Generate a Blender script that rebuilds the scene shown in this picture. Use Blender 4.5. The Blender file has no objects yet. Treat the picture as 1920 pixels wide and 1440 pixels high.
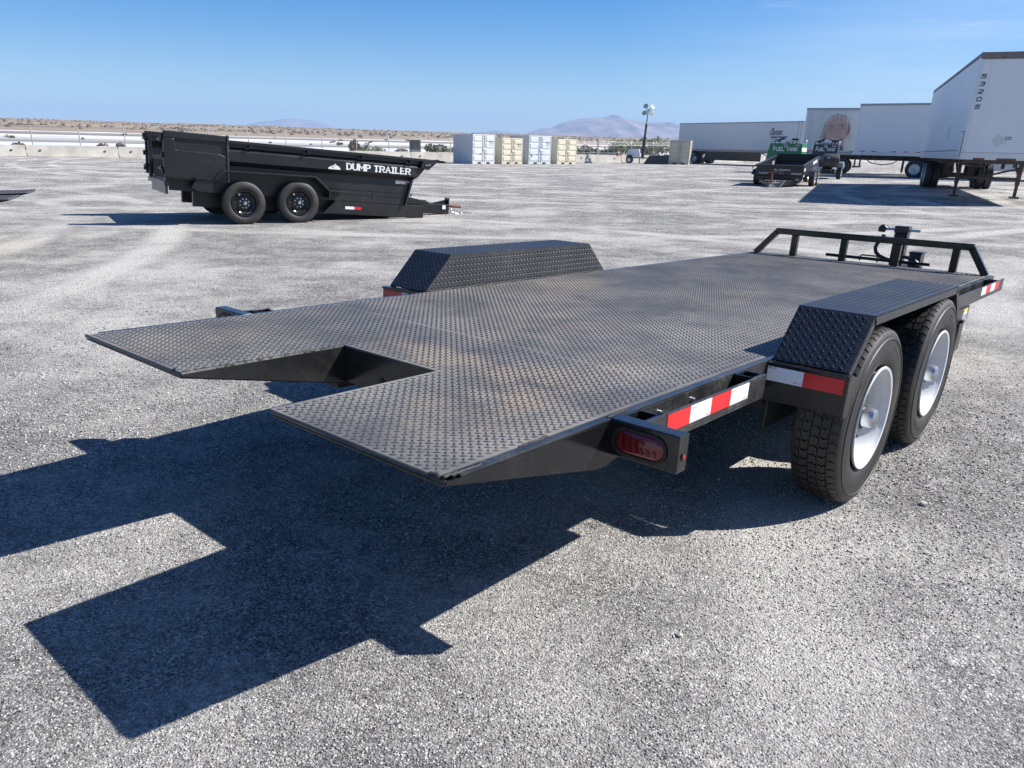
import bpy, bmesh, math, random
import numpy as np
from mathutils import Vector, Matrix, noise as mnoise
R_ = math.radians
random.seed(7)
RNG = np.random.default_rng(7)
S = bpy.context.scene
COL = S.collection

# ------------------------------------------------------------------ camera
cam_d = bpy.data.cameras.new("camera")
cam = bpy.data.objects.new("camera", cam_d)
COL.objects.link(cam)
S.camera = cam
CAM_H, PITCH, ROLL = 1.4354, 0.35028, 0.02315
cp, sp = math.cos(PITCH), math.sin(PITCH)
cr, sr = math.cos(ROLL), math.sin(ROLL)
Fv = Vector((0, cp, -sp)); Uv = Vector((0, sp, cp)); Rv = Vector((1, 0, 0))
R2 = Rv * cr + Uv * sr
U2 = Uv * cr - Rv * sr
m3 = Matrix((R2, U2, -Fv)).transposed()
cam.matrix_world = Matrix.Translation((0, 0, CAM_H)) @ m3.to_4x4()
cam_d.sensor_width = 36
cam_d.sensor_fit = 'HORIZONTAL'
cam_d.lens = 1439.9 / 1920 * 36
cam_d.shift_x = (960 - 913.4) / 1920
cam_d.shift_y = (800.1 - 720) / 1920
cam_d.clip_start = 0.05
cam_d.clip_end = 40000

# ------------------------------------------------------------------ sky and sun
SUN_EL, SUN_AZ = R_(41.0), R_(84.3)          # azimuth from +Y towards +X
W = bpy.data.worlds.new("World"); S.world = W; W.use_nodes = True
wn, wl = W.node_tree.nodes, W.node_tree.links
wn.clear()
wout = wn.new("ShaderNodeOutputWorld"); wbg = wn.new("ShaderNodeBackground")
sky = wn.new("ShaderNodeTexSky"); sky.sky_type = 'NISHITA'; sky.sun_disc = False
sky.sun_elevation = SUN_EL; sky.sun_rotation = SUN_AZ
sky.altitude = 1300; sky.air_density = 1.1; sky.dust_density = 0.1; sky.ozone_density = 3.0
SKY_STRENGTH = 0.054
# thin high cloud: noise on the plane the view direction meets overhead
tc = wn.new("ShaderNodeTexCoord"); sep = wn.new("ShaderNodeSeparateXYZ")
wl.new(tc.outputs['Generated'], sep.inputs[0])
mx = wn.new("ShaderNodeMath"); mx.operation = 'MAXIMUM'; mx.inputs[1].default_value = 0.02
wl.new(sep.outputs['Z'], mx.inputs[0])
dx = wn.new("ShaderNodeMath"); dx.operation = 'DIVIDE'
dy = wn.new("ShaderNodeMath"); dy.operation = 'DIVIDE'
wl.new(sep.outputs['X'], dx.inputs[0]); wl.new(mx.outputs[0], dx.inputs[1])
wl.new(sep.outputs['Y'], dy.inputs[0]); wl.new(mx.outputs[0], dy.inputs[1])
cmb = wn.new("ShaderNodeCombineXYZ")
wl.new(dx.outputs[0], cmb.inputs[0]); wl.new(dy.outputs[0], cmb.inputs[1])
cn = wn.new("ShaderNodeTexNoise"); cn.inputs['Scale'].default_value = 0.42; cn.inputs['Detail'].default_value = 6
cn.inputs['Roughness'].default_value = 0.58; cn.inputs['Distortion'].default_value = 0.1
wl.new(cmb.outputs[0], cn.inputs['Vector'])
cn2 = wn.new("ShaderNodeTexNoise"); cn2.inputs['Scale'].default_value = 0.14; cn2.inputs['Detail'].default_value = 2
mp2 = wn.new("ShaderNodeMapping"); mp2.inputs['Location'].default_value = (3.3, 1.2, 0)
wl.new(cmb.outputs[0], mp2.inputs[0]); wl.new(mp2.outputs[0], cn2.inputs['Vector'])
r1 = wn.new("ShaderNodeMapRange"); r1.inputs[1].default_value = 0.24; r1.inputs[2].default_value = 0.84
wl.new(cn.outputs[0], r1.inputs[0])
r2 = wn.new("ShaderNodeMapRange"); r2.inputs[1].default_value = 0.46; r2.inputs[2].default_value = 0.60
wl.new(cn2.outputs[0], r2.inputs[0])
# cloud grows to the east (towards +X); its unseen high part is added to whiten shadows
r3 = wn.new("ShaderNodeMapRange"); r3.inputs[1].default_value = 0.14; r3.inputs[2].default_value = 0.72
r3.inputs[3].default_value = 0.0; r3.inputs[4].default_value = 1.0
wl.new(sep.outputs['X'], r3.inputs[0])
mm = wn.new("ShaderNodeMath"); mm.operation = 'MULTIPLY'
wl.new(r1.outputs[0], mm.inputs[0]); wl.new(r3.outputs[0], mm.inputs[1])
mm2 = wn.new("ShaderNodeMath"); mm2.operation = 'MULTIPLY'; mm2.inputs[1].default_value = 0.85
r4 = wn.new("ShaderNodeMapRange"); r4.inputs[1].default_value = 0.08; r4.inputs[2].default_value = 0.18
r4.inputs[3].default_value = 1.0; r4.inputs[4].default_value = 0.66  # veil kept up above the view, added to make the blue shadows more neutral
wl.new(sep.outputs['Z'], r4.inputs[0])
mm3 = wn.new("ShaderNodeMath"); mm3.operation = 'MULTIPLY'
wl.new(mm.outputs[0], mm3.inputs[0]); wl.new(r4.outputs[0], mm3.inputs[1])
wl.new(mm3.outputs[0], mm2.inputs[0])
# brighter wisps inside the veil
cn3 = wn.new("ShaderNodeTexNoise"); cn3.inputs['Scale'].default_value = 1.5; cn3.inputs['Detail'].default_value = 8; cn3.inputs['Roughness'].default_value = 0.6
mp3 = wn.new("ShaderNodeMapping"); mp3.inputs['Scale'].default_value = (0.8, 1.5, 1.0); mp3.inputs['Location'].default_value = (0.7, 2.1, 0)
wl.new(cmb.outputs[0], mp3.inputs[0]); wl.new(mp3.outputs[0], cn3.inputs['Vector'])
r5 = wn.new("ShaderNodeMapRange"); r5.inputs[1].default_value = 0.50; r5.inputs[2].default_value = 0.72; r5.inputs[4].default_value = 0.75
wl.new(cn3.outputs[0], r5.inputs[0])
mm4 = wn.new("ShaderNodeMath"); mm4.operation = 'MULTIPLY'
wl.new(r5.outputs[0], mm4.inputs[0]); wl.new(r3.outputs[0], mm4.inputs[1])
mm5 = wn.new("ShaderNodeMath"); mm5.operation = 'MAXIMUM'
wl.new(mm2.outputs[0], mm5.inputs[0]); wl.new(mm4.outputs[0], mm5.inputs[1])
cmix = wn.new("ShaderNodeMixRGB"); cmix.inputs[2].default_value = (10.5, 11.2, 11.8, 1)
hsv = wn.new("ShaderNodeHueSaturation"); hsv.inputs['Saturation'].default_value = 1.62; hsv.inputs['Value'].default_value = 1.24; hsv.inputs['Hue'].default_value = 0.514
wl.new(sky.outputs[0], hsv.inputs['Color'])
wl.new(mm5.outputs[0], cmix.inputs[0]); wl.new(hsv.outputs[0], cmix.inputs[1])
wl.new(cmix.outputs[0], wbg.inputs[0]); wbg.inputs[1].default_value = SKY_STRENGTH
wl.new(wbg.outputs[0], wout.inputs[0])

sun_d = bpy.data.lights.new("sun", 'SUN'); sun_d.energy = 5.0; sun_d.angle = R_(0.53); sun_d.color = (1.0, 0.978, 0.945)
sun = bpy.data.objects.new("sun", sun_d); COL.objects.link(sun)
sd = Vector((math.sin(SUN_AZ) * math.cos(SUN_EL), math.cos(SUN_AZ) * math.cos(SUN_EL), math.sin(SUN_EL)))
sun.rotation_euler = sd.to_track_quat('Z', 'Y').to_euler()
sun.location = (30, 3, 30)

S.view_settings.view_transform = 'Standard'; S.view_settings.look = 'None'
S.view_settings.exposure = 0.92; S.view_settings.gamma = 1.0
S.view_settings.use_curve_mapping = False
S.cycles.max_bounces = 6
S.cycles.volume_bounces = 0
S.cycles.use_denoising = True
try:
    S.cycles.denoiser = 'OPENIMAGEDENOISE'; S.cycles.denoising_input_passes = 'RGB_ALBEDO_NORMAL'; S.cycles.denoising_prefilter = 'NONE'
except Exception: pass
S.cycles.use_adaptive_sampling = False

# ------------------------------------------------------------------ materials
def new_mat(name):
    m = bpy.data.materials.new(name); m.use_nodes = True
    n, l = m.node_tree.nodes, m.node_tree.links
    return m, n, l, n["Principled BSDF"]

def noise_fac(n, l, scale, detail=4, lo=0.4, hi=0.6, vec=None, rough=0.55):
    t = n.new("ShaderNodeTexNoise"); t.inputs['Scale'].default_value = scale
    t.inputs['Detail'].default_value = detail; t.inputs['Roughness'].default_value = rough
    if vec is None:
        c = n.new("ShaderNodeTexCoord"); vec = c.outputs['Object']
    l.new(vec, t.inputs['Vector'])
    r = n.new("ShaderNodeMapRange"); r.inputs[1].default_value = lo; r.inputs[2].default_value = hi
    l.new(t.outputs[0], r.inputs[0])
    return r.outputs[0], t.outputs[0]

def mixc(n, l, fac, a, b):
    m = n.new("ShaderNodeMixRGB")
    for i, v in ((0, fac), (1, a), (2, b)):
        if hasattr(v, 'is_output') or isinstance(v, bpy.types.NodeSocket): l.new(v, m.inputs[i])
        elif i == 0: m.inputs[0].default_value = v
        else: m.inputs[i].default_value = (*v, 1)
    return m.outputs[0]

def mul(n, l, a, b):
    m = n.new("ShaderNodeMath"); m.operation = 'MULTIPLY'
    for i, v in ((0, a), (1, b)):
        if isinstance(v, bpy.types.NodeSocket): l.new(v, m.inputs[i])
        else: m.inputs[i].default_value = v
    return m.outputs[0]

def paint(name, col, rough=0.35, dust=0.0, dustcol=(0.33, 0.30, 0.26), scale=3.0, metal=0.0, spec=0.5, rvar=0.12, bump=0.0, bscale=60, coat=0.0):
    m, n, l, b = new_mat(name)
    f, raw = noise_fac(n, l, scale, 6, 0.38, 0.72)
    if dust > 0:
        f2, _ = noise_fac(n, l, scale * 9, 4, 0.3, 0.75)
        l.new(mixc(n, l, mul(n, l, mul(n, l, f, f2), dust * 2.0), col, dustcol), b.inputs['Base Color'])
    else:
        l.new(mixc(n, l, mul(n, l, f, 0.5), col, tuple(c * 0.82 for c in col)), b.inputs['Base Color'])
    r = n.new("ShaderNodeMapRange"); r.inputs[3].default_value = max(0.02, rough - rvar); r.inputs[4].default_value = rough + rvar
    l.new(raw, r.inputs[0]); l.new(r.outputs[0], b.inputs['Roughness'])
    b.inputs['Metallic'].default_value = metal
    b.inputs['Specular IOR Level'].default_value = spec
    b.inputs['Coat Weight'].default_value = coat
    if bump > 0:
        _, rb = noise_fac(n, l, bscale, 3)
        bp = n.new("ShaderNodeBump"); bp.inputs['Strength'].default_value = bump; bp.inputs['Distance'].default_value = 0.01
        l.new(rb, bp.inputs['Height']); l.new(bp.outputs[0], b.inputs['Normal'])
    return m

M = {}
M['black'] = paint("black_gloss_paint", (0.0065, 0.007, 0.008), 0.20, 0.035, scale=2.5, bump=0.05, bscale=25)
M['blackmatte'] = paint("black_satin_paint", (0.0075, 0.008, 0.0095), 0.36, 0.03, scale=1.2, bump=0.06, bscale=8)
M['edge'] = paint("dusty_black_edge", (0.015, 0.016, 0.018), 0.32, 0.16, scale=6)
M['weldpaint'] = paint('painted_weld', (0.016, 0.017, 0.019), 0.62, 0.1, scale=6, spec=0.3)
M['under'] = paint("black_underframe", (0.012, 0.012, 0.013), 0.5, 0.12)
M['lug'] = paint("tread_lug_paint", (0.040, 0.040, 0.041), 0.36, 0.26, (0.30, 0.26, 0.20), scale=1.4)
M['chrome'] = paint("zinc_steel", (0.55, 0.56, 0.58), 0.28, 0.0, metal=1.0)
M['rust'] = paint("rusty_steel", (0.16, 0.065, 0.035), 0.8, 0.3, scale=12)
M['whiterim'] = paint("white_rim_paint", (0.58, 0.59, 0.60), 0.48, 0.2, (0.42, 0.37, 0.31), scale=7, spec=0.35)
M['dustyrim'] = paint('dusty_white_rim_disc', (0.50, 0.485, 0.46), 0.55, 0.7, (0.30, 0.25, 0.20), scale=9)
M['blackrim'] = paint("black_rim_paint", (0.010, 0.010, 0.011), 0.2, 0.0)
M['whitetape'] = paint("white_reflective_tape", (0.74, 0.76, 0.78), 0.3, 0.06)
M['redtape'] = paint("red_reflective_tape", (0.62, 0.018, 0.022), 0.3, 0.04)
M['lens'] = paint("red_lamp_lens", (0.16, 0.004, 0.006), 0.12, 0.0, coat=0.6)
M['lensrib'] = paint('red_lamp_facet', (0.13, 0.005, 0.007), 0.15, 0.0, coat=0.5)
M['lensring'] = paint("black_rubber_ring", (0.012, 0.012, 0.012), 0.55)
M['whiteprint'] = paint("white_vinyl_print", (0.78, 0.78, 0.77), 0.45, 0.0)
M['blackprint'] = paint("black_vinyl_print", (0.02, 0.02, 0.022), 0.5, 0.0)
M['greyprint'] = paint("grey_vinyl_print", (0.10, 0.11, 0.12), 0.5)
M['greylite'] = paint("pale_grey_print", (0.34, 0.35, 0.37), 0.5)
M['pinkprint'] = paint("pink_vinyl_print", (0.70, 0.32, 0.34), 0.5)
M['yellowprint'] = paint("yellow_vinyl_print", (0.60, 0.52, 0.12), 0.5)
M['darkgreenprint'] = paint("dark_green_print", (0.03, 0.06, 0.05), 0.5)
M['truckwhite'] = paint("white_trailer_skin", (0.72, 0.73, 0.75), 0.42, 0.06, (0.42, 0.42, 0.42), scale=0.5)
M['truckgrey'] = paint("light_grey_trailer_skin", (0.60, 0.61, 0.62), 0.45, 0.08, (0.36, 0.35, 0.33), scale=0.6)
M['alu'] = paint("weathered_aluminium_rail", (0.34, 0.34, 0.35), 0.45, 0.2, (0.2, 0.17, 0.15), metal=0.3)
M['alulite'] = paint("bright_aluminium", (0.62, 0.63, 0.64), 0.35, 0.1, metal=0.35)
M['roofdark'] = paint("stained_roof_rail", (0.16, 0.15, 0.15), 0.6, 0.3, (0.28, 0.14, 0.08), scale=2)
M['darksteel'] = paint("dark_chassis_steel", (0.028, 0.027, 0.028), 0.6, 0.2)
M['brownsteel'] = paint("rusty_brown_chassis", (0.060, 0.040, 0.034), 0.65, 0.3, (0.2, 0.1, 0.06), scale=4)
M['contwhite'] = paint("white_container_paint", (0.56, 0.575, 0.58), 0.5, 0.12, scale=0.8)
M['contblue'] = paint("pale_blue_container_paint", (0.50, 0.545, 0.575), 0.5, 0.12, scale=0.8)
M['contcream'] = paint("cream_container_paint", (0.58, 0.53, 0.415), 0.5, 0.12, scale=0.8)
M['conttan'] = paint("tan_container_paint", (0.52, 0.48, 0.38), 0.5, 0.10, scale=0.8)
M['contdark'] = paint("dark_fork_pocket", (0.03, 0.03, 0.03), 0.8)
M['green'] = paint("green_tank_paint", (0.018, 0.17, 0.060), 0.35, 0.04)
M['navy'] = paint("navy_tank_paint", (0.020, 0.030, 0.055), 0.35, 0.05)
M['blackcyl'] = paint("black_poly_tank", (0.022, 0.022, 0.022), 0.5, 0.08)
M['fendergrey'] = paint("grey_plastic_fender", (0.22, 0.23, 0.25), 0.5)
M['galv'] = paint("galvanised_post", (0.36, 0.37, 0.38), 0.5, 0.1, metal=0.4)
M['cabinet'] = paint("grey_green_cabinet_paint", (0.17, 0.19, 0.165), 0.55, 0.05)
M['lampglass'] = paint("floodlight_glass", (0.42, 0.43, 0.40), 0.2)
M['hose'] = paint("black_hose", (0.015, 0.015, 0.017), 0.45)
M['blue'] = paint("blue_plastic", (0.02, 0.05, 0.20), 0.4)
M['brass'] = paint("yellow_valve", (0.5, 0.42, 0.18), 0.4)
M['redplastic'] = paint("red_orange_plastic", (0.45, 0.08, 0.04), 0.5)

# rubber with brown dust towards patches of the sidewall
m, n, l, b = new_mat("tyre_rubber")
f, raw = noise_fac(n, l, 5, 5, 0.35, 0.75)
f2, _ = noise_fac(n, l, 60, 4, 0.3, 0.8)
l.new(mixc(n, l, mul(n, l, f, 0.6), (0.013, 0.013, 0.0135), (0.075, 0.060, 0.045)), b.inputs['Base Color'])
b.inputs['Roughness'].default_value = 0.52
bp = n.new("ShaderNodeBump"); bp.inputs['Strength'].default_value = 0.15; bp.inputs['Distance'].default_value = 0.003
l.new(f2, bp.inputs['Height']); l.new(bp.outputs[0], b.inputs['Normal'])
M['rubber'] = m
M['rubberdark'] = paint("worn_black_rubber", (0.022, 0.022, 0.023), 0.6, 0.16, (0.12, 0.11, 0.10), scale=6)

# tread plate sheet: dark paint, trodden dust, tan mud patches
m, n, l, b = new_mat("tread_plate_sheet")
f, raw = noise_fac(n, l, 1.7, 7, 0.38, 0.66, None, 0.62)
h, _ = noise_fac(n, l, 40, 4, 0.25, 0.8)
k_, _ = noise_fac(n, l, 5.5, 6, 0.34, 0.68, None, 0.65)
tcd = n.new("ShaderNodeTexCoord")
# mud and dust trodden in: patches of their own size and place on the deck
def patch(u, v, ru, rv, amt):
    mp = n.new("ShaderNodeMapping"); mp.vector_type = 'TEXTURE'
    mp.inputs['Location'].default_value = (u, v, 0.7062); mp.inputs['Scale'].default_value = (ru, rv, 1.0)
    l.new(tcd.outputs['Object'], mp.inputs[0])
    g_ = n.new("ShaderNodeTexGradient"); g_.gradient_type = 'SPHERICAL'
    l.new(mp.outputs[0], g_.inputs[0])
    return mul(n, l, g_.outputs['Fac'], amt)
tot = None
for a_ in ((0.85, 0.78, 0.22, 0.60, 1.5), (1.15, 0.35, 0.50, 0.25, 0.7), (0.55, 0.30, 0.50, 0.35, 0.7), (2.9, 1.72, 0.55, 0.22, 1.3), (2.3, 1.45, 0.7, 0.4, 0.6), (1.7, 1.0, 0.8, 0.5, 0.6), (3.3, 0.9, 0.9, 0.5, 0.5), (5.55, 0.45, 0.40, 0.30, 1.3), (5.6, 1.6, 0.5, 0.3, 0.8), (0.35, 1.65, 0.5, 0.3, 0.5)):
    q_ = patch(*a_)
    if tot is None: tot = q_
    else:
        ad = n.new("ShaderNodeMath"); ad.operation = 'ADD'; l.new(tot, ad.inputs[0]); l.new(q_, ad.inputs[1]); tot = ad.outputs[0]
tot = mul(n, l, mul(n, l, tot, k_), 1.5)
clp = n.new("ShaderNodeClamp"); l.new(tot, clp.inputs[0]); clp.inputs['Max'].default_value = 0.8
c1 = mixc(n, l, f, (0.095, 0.093, 0.090), (0.265, 0.247, 0.222))
hh_ = n.new('ShaderNodeMapRange'); hh_.inputs[3].default_value = 0.45; hh_.inputs[4].default_value = 1.0; l.new(h, hh_.inputs[0])
c2 = mixc(n, l, mul(n, l, clp.outputs[0], hh_.outputs[0]), c1, (0.44, 0.34, 0.23))
c3 = mixc(n, l, mul(n, l, h, 0.30), c2, (0.05, 0.051, 0.054))
l.new(c3, b.inputs['Base Color'])
r = n.new("ShaderNodeMapRange"); r.inputs[3].default_value = 0.42; r.inputs[4].default_value = 0.70
l.new(raw, r.inputs[0]); l.new(r.outputs[0], b.inputs['Roughness'])
b.inputs['Specular IOR Level'].default_value = 0.35
M['sheet'] = m
M['fendersheet'] = paint("tread_fender_paint", (0.020, 0.022, 0.027), 0.40, 0.06, scale=2.5)
M['fenderlug'] = paint("tread_fender_lug", (0.020, 0.022, 0.027), 0.40, 0.05, scale=2.5)

# concrete barrier
m, n, l, b = new_mat("barrier_concrete")
f, raw = noise_fac(n, l, 1.1, 6, 0.35, 0.7)
g, _ = noise_fac(n, l, 14, 4, 0.4, 0.7)
c1 = mixc(n, l, f, (0.50, 0.47, 0.41), (0.36, 0.33, 0.29))
l.new(mixc(n, l, mul(n, l, g, 0.3), c1, (0.24, 0.22, 0.20)), b.inputs['Base Color'])
b.inputs['Roughness'].default_value = 0.9
M['concrete'] = m
M['concretedark'] = paint("shade_dark_concrete", (0.085, 0.083, 0.082), 0.9, 0.2, (0.2, 0.19, 0.18))  # shade on the sloped block put into the colour; slots and a pebble share it

# gravel lot
m, n, l, b = new_mat("crushed_gravel")
tco = n.new("ShaderNodeTexCoord"); vec = tco.outputs['Object']
vor = n.new("ShaderNodeTexVoronoi"); vor.inputs['Scale'].default_value = 140
l.new(vec, vor.inputs['Vector'])
vsep = n.new("ShaderNodeSeparateColor"); l.new(vor.outputs['Color'], vsep.inputs[0])
ramp = n.new("ShaderNodeValToRGB")
for p_, c_ in ((0.0, (0.118, 0.113, 0.108)), (0.42, (0.245, 0.235, 0.224)), (0.76, (0.42, 0.40, 0.37)), (1.0, (0.66, 0.625, 0.565))):
    e = ramp.color_ramp.elements.new(p_) if p_ not in (0.0, 1.0) else ramp.color_ramp.elements[0 if p_ == 0 else -1]
    e.color = (*c_, 1)
l.new(vsep.outputs[0], ramp.inputs[0])
d1, d1r = noise_fac(n, l, 0.42, 9, 0.46, 0.59, vec, 0.68)           # pale dust patches
d2, d2r = noise_fac(n, l, 2.1, 8, 0.48, 0.66, vec, 0.68)
d3, d3r = noise_fac(n, l, 42, 6, 0.26, 0.66, vec, 0.7)
# swept bands of dust left by turning wheels: distorted rings round two points of the yard
def ring_band(cx, cy, scale, width, dist):
    mp = n.new("ShaderNodeMapping"); mp.inputs['Location'].default_value = (-cx, -cy, 0)
    l.new(vec, mp.inputs[0])
    wv = n.new("ShaderNodeTexWave"); wv.wave_type = 'RINGS'; wv.rings_direction = 'Z'
    wv.inputs['Scale'].default_value = scale; wv.inputs['Distortion'].default_value = dist
    wv.inputs['Detail'].default_value = 4; wv.inputs['Detail Scale'].default_value = 0.6
    l.new(mp.outputs[0], wv.inputs['Vector'])
    r = n.new("ShaderNodeMapRange"); r.inputs[1].default_value = 1 - width; r.inputs[2].default_value = 1.0
    l.new(wv.outputs['Fac'], r.inputs[0])
    return r.outputs[0]
def arc(cx, cy, R, w):
    sb = n.new("ShaderNodeVectorMath"); sb.operation = 'DISTANCE'; sb.inputs[1].default_value = (cx, cy, 0)
    l.new(vec, sb.inputs[0])
    m1 = n.new("ShaderNodeMath"); m1.operation = 'SUBTRACT'; m1.inputs[1].default_value = R; l.new(sb.outputs['Value'], m1.inputs[0])
    m2 = n.new("ShaderNodeMath"); m2.operation = 'ABSOLUTE'; l.new(m1.outputs[0], m2.inputs[0])
    m3 = n.new("ShaderNodeMapRange"); m3.inputs[1].default_value = w*0.35; m3.inputs[2].default_value = w; m3.inputs[3].default_value = 1.0; m3.inputs[4].default_value = 0.0
    l.new(m2.outputs[0], m3.inputs[0])
    return m3.outputs[0]
arcs = None
for (cx, cy, R) in ((-2, 36, 21.0), (22, -2, 19.5), (-26, 6, 20.0), (14, 66, 44.0), (-6, 3, 12.5), (40, 20, 27.0)):
    for dr in (0.0, 1.85):
        q_ = arc(cx, cy, R + dr, 0.42)
        if arcs is None: arcs = q_
        else:
            ad = n.new("ShaderNodeMath"); ad.operation = 'MAXIMUM'; l.new(arcs, ad.inputs[0]); l.new(q_, ad.inputs[1]); arcs = ad.outputs[0]
tn, _ = noise_fac(n, l, 0.30, 5, 0.36, 0.58, vec)
tr = mul(n, l, arcs, mul(n, l, tn, 1.15))
sm = n.new("ShaderNodeMath"); sm.operation = 'MAXIMUM'
l.new(mul(n, l, d1, 1.0), sm.inputs[0]); l.new(mul(n, l, d2, 0.62), sm.inputs[1])
sm2 = n.new("ShaderNodeMath"); sm2.operation = 'MAXIMUM'
l.new(sm.outputs[0], sm2.inputs[0]); l.new(tr, sm2.inputs[1])
dd0 = mul(n, l, mul(n, l, sm2.outputs[0], 0.85), d3)
dmx = n.new('ShaderNodeMath'); dmx.operation = 'MAXIMUM'
l.new(dd0, dmx.inputs[0]); l.new(mul(n, l, tr, 0.5), dmx.inputs[1])
dustf = dmx.outputs[0]
g1, _ = noise_fac(n, l, 17, 6, 0.36, 0.64, vec, 0.7)
g2, _ = noise_fac(n, l, 2.3, 6, 0.40, 0.62, vec, 0.7)
gm = n.new("ShaderNodeMath"); gm.operation = 'MULTIPLY_ADD'; gm.inputs[1].default_value = 0.42; gm.inputs[2].default_value = 0.62
l.new(g1, gm.inputs[0])
gm2 = n.new("ShaderNodeMath"); gm2.operation = 'MULTIPLY_ADD'; gm2.inputs[1].default_value = 0.34; gm2.inputs[2].default_value = 0.84
l.new(g2, gm2.inputs[0])
tone = mul(n, l, gm.outputs[0], gm2.outputs[0])
vm = n.new("ShaderNodeVectorMath"); vm.operation = 'SCALE'
l.new(ramp.outputs[0], vm.inputs[0]); l.new(tone, vm.inputs['Scale'])
base = mixc(n, l, dustf, vm.outputs[0], (0.72, 0.68, 0.61))
l.new(base, b.inputs['Base Color'])
b.inputs['Roughness'].default_value = 0.95
b.inputs['Specular IOR Level'].default_value = 0.15
inv = n.new("ShaderNodeMath"); inv.operation = 'SUBTRACT'; inv.inputs[0].default_value = 1.0
l.new(vor.outputs['Distance'], inv.inputs[1])
hsum = n.new("ShaderNodeMath"); hsum.operation = 'MULTIPLY_ADD'; hsum.inputs[1].default_value = 0.8
l.new(inv.outputs[0], hsum.inputs[0]); l.new(vsep.outputs[1], hsum.inputs[2])
hs2 = n.new("ShaderNodeMath"); hs2.operation = 'MULTIPLY_ADD'; hs2.inputs[1].default_value = 2.0
l.new(d3r, hs2.inputs[0]); l.new(hsum.outputs[0], hs2.inputs[2])
bp = n.new("ShaderNodeBump"); bp.inputs['Strength'].default_value = 0.8; bp.inputs['Distance'].default_value = 0.012
l.new(hs2.outputs[0], bp.inputs['Height']); l.new(bp.outputs[0], b.inputs['Normal'])
M['gravel'] = m

# loose stones, each with its own tone
m, n, l, b = new_mat("loose_stone")
geo = n.new("ShaderNodeNewGeometry")
ramp = n.new("ShaderNodeValToRGB")
for p_, c_ in ((0.0, (0.10, 0.096, 0.092)), (0.4, (0.225, 0.215, 0.205)), (0.75, (0.41, 0.39, 0.36)), (1.0, (0.66, 0.625, 0.565))):
    e = ramp.color_ramp.elements.new(p_) if p_ not in (0.0, 1.0) else ramp.color_ramp.elements[0 if p_ == 0 else -1]
    e.color = (*c_, 1)
l.new(geo.outputs['Random Per Island'], ramp.inputs[0])
f, _ = noise_fac(n, l, 1.6, 5, 0.42, 0.68)
l.new(mixc(n, l, mul(n, l, f, 0.5), ramp.outputs[0], (0.50, 0.48, 0.45)), b.inputs['Base Color'])
b.inputs['Roughness'].default_value = 0.9; b.inputs['Specular IOR Level'].default_value = 0.2
M['stone'] = m

# salt flat and dunes: bands that run along the yard's edge (coordinate Y of the sheet = metres beyond the fence)
m, n, l, b = new_mat("salt_flat_ground")
tco = n.new("ShaderNodeTexCoord")
sep2 = n.new("ShaderNodeSeparateXYZ"); l.new(tco.outputs['Object'], sep2.inputs[0])
mp = n.new("ShaderNodeMapping"); mp.inputs['Scale'].default_value = (0.006, 0.02, 0.0)
l.new(tco.outputs['Object'], mp.inputs[0])
nn = n.new("ShaderNodeTexNoise"); nn.inputs['Scale'].default_value = 1.0; nn.inputs['Detail'].default_value = 5
l.new(mp.outputs[0], nn.inputs['Vector'])
ad = n.new("ShaderNodeMath"); ad.operation = 'MULTIPLY_ADD'; ad.inputs[1].default_value = 0.30; ad.inputs[2].default_value = 0.85
l.new(nn.outputs[0], ad.inputs[0])
dist = mul(n, l, sep2.outputs['Y'], ad.outputs[0])
lg = n.new("ShaderNodeMath"); lg.operation = 'LOGARITHM'; lg.inputs[1].default_value = 10
l.new(dist, lg.inputs[0])
rr = n.new("ShaderNodeMapRange"); rr.inputs[1].default_value = 1.0; rr.inputs[2].default_value = 3.3
l.new(lg.outputs[0], rr.inputs[0])
ramp = n.new("ShaderNodeValToRGB"); ramp.color_ramp.interpolation = 'LINEAR'
def pos(d): return (math.log10(d) - 1.0) / 2.3
bands = [(10, (0.34, 0.29, 0.22)), (13, (0.32, 0.27, 0.21)), (17, (0.60, 0.62, 0.67)), (40, (0.56, 0.60, 0.67)), (78, (0.62, 0.65, 0.71)), (84, (0.19, 0.175, 0.16)),
         (4.1, (0.22, 0.20, 0.18)), (158, (0.66, 0.65, 0.63)), (190, (0.66, 0.65, 0.64)), (196, (0.20, 0.18, 0.16)), (250, (0.24, 0.21, 0.18)),
         (258, (0.62, 0.61, 0.60)), (300, (0.58, 0.56, 0.54)), (310, (0.26, 0.21, 0.155)), (440, (0.33, 0.24, 0.165)), (520, (0.17, 0.155, 0.11)),
         (560, (0.33, 0.275, 0.20)), (640, (0.30, 0.235, 0.165)), (1100, (0.28, 0.215, 0.155)), (1900, (0.26, 0.21, 0.16))]
els = ramp.color_ramp.elements
els[0].position = pos(10); els[0].color = (*bands[0][1], 1); els[1].position = 1.0; els[1].color = (*bands[-1][1], 1)
for d_, c_ in bands[1:-1]:
    e = els.new(min(0.999, pos(d_))); e.color = (*c_, 1)
l.new(rr.outputs[0], ramp.inputs[0])
g, _ = noise_fac(n, l, 0.05, 6, 0.45, 0.75)
l.new(mixc(n, l, mul(n, l, g, 0.6), ramp.outputs[0], (0.16, 0.135, 0.10)), b.inputs['Base Color'])
b.inputs['Roughness'].default_value = 0.95; b.inputs['Specular IOR Level'].default_value = 0.1
M['saltflat'] = m

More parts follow.
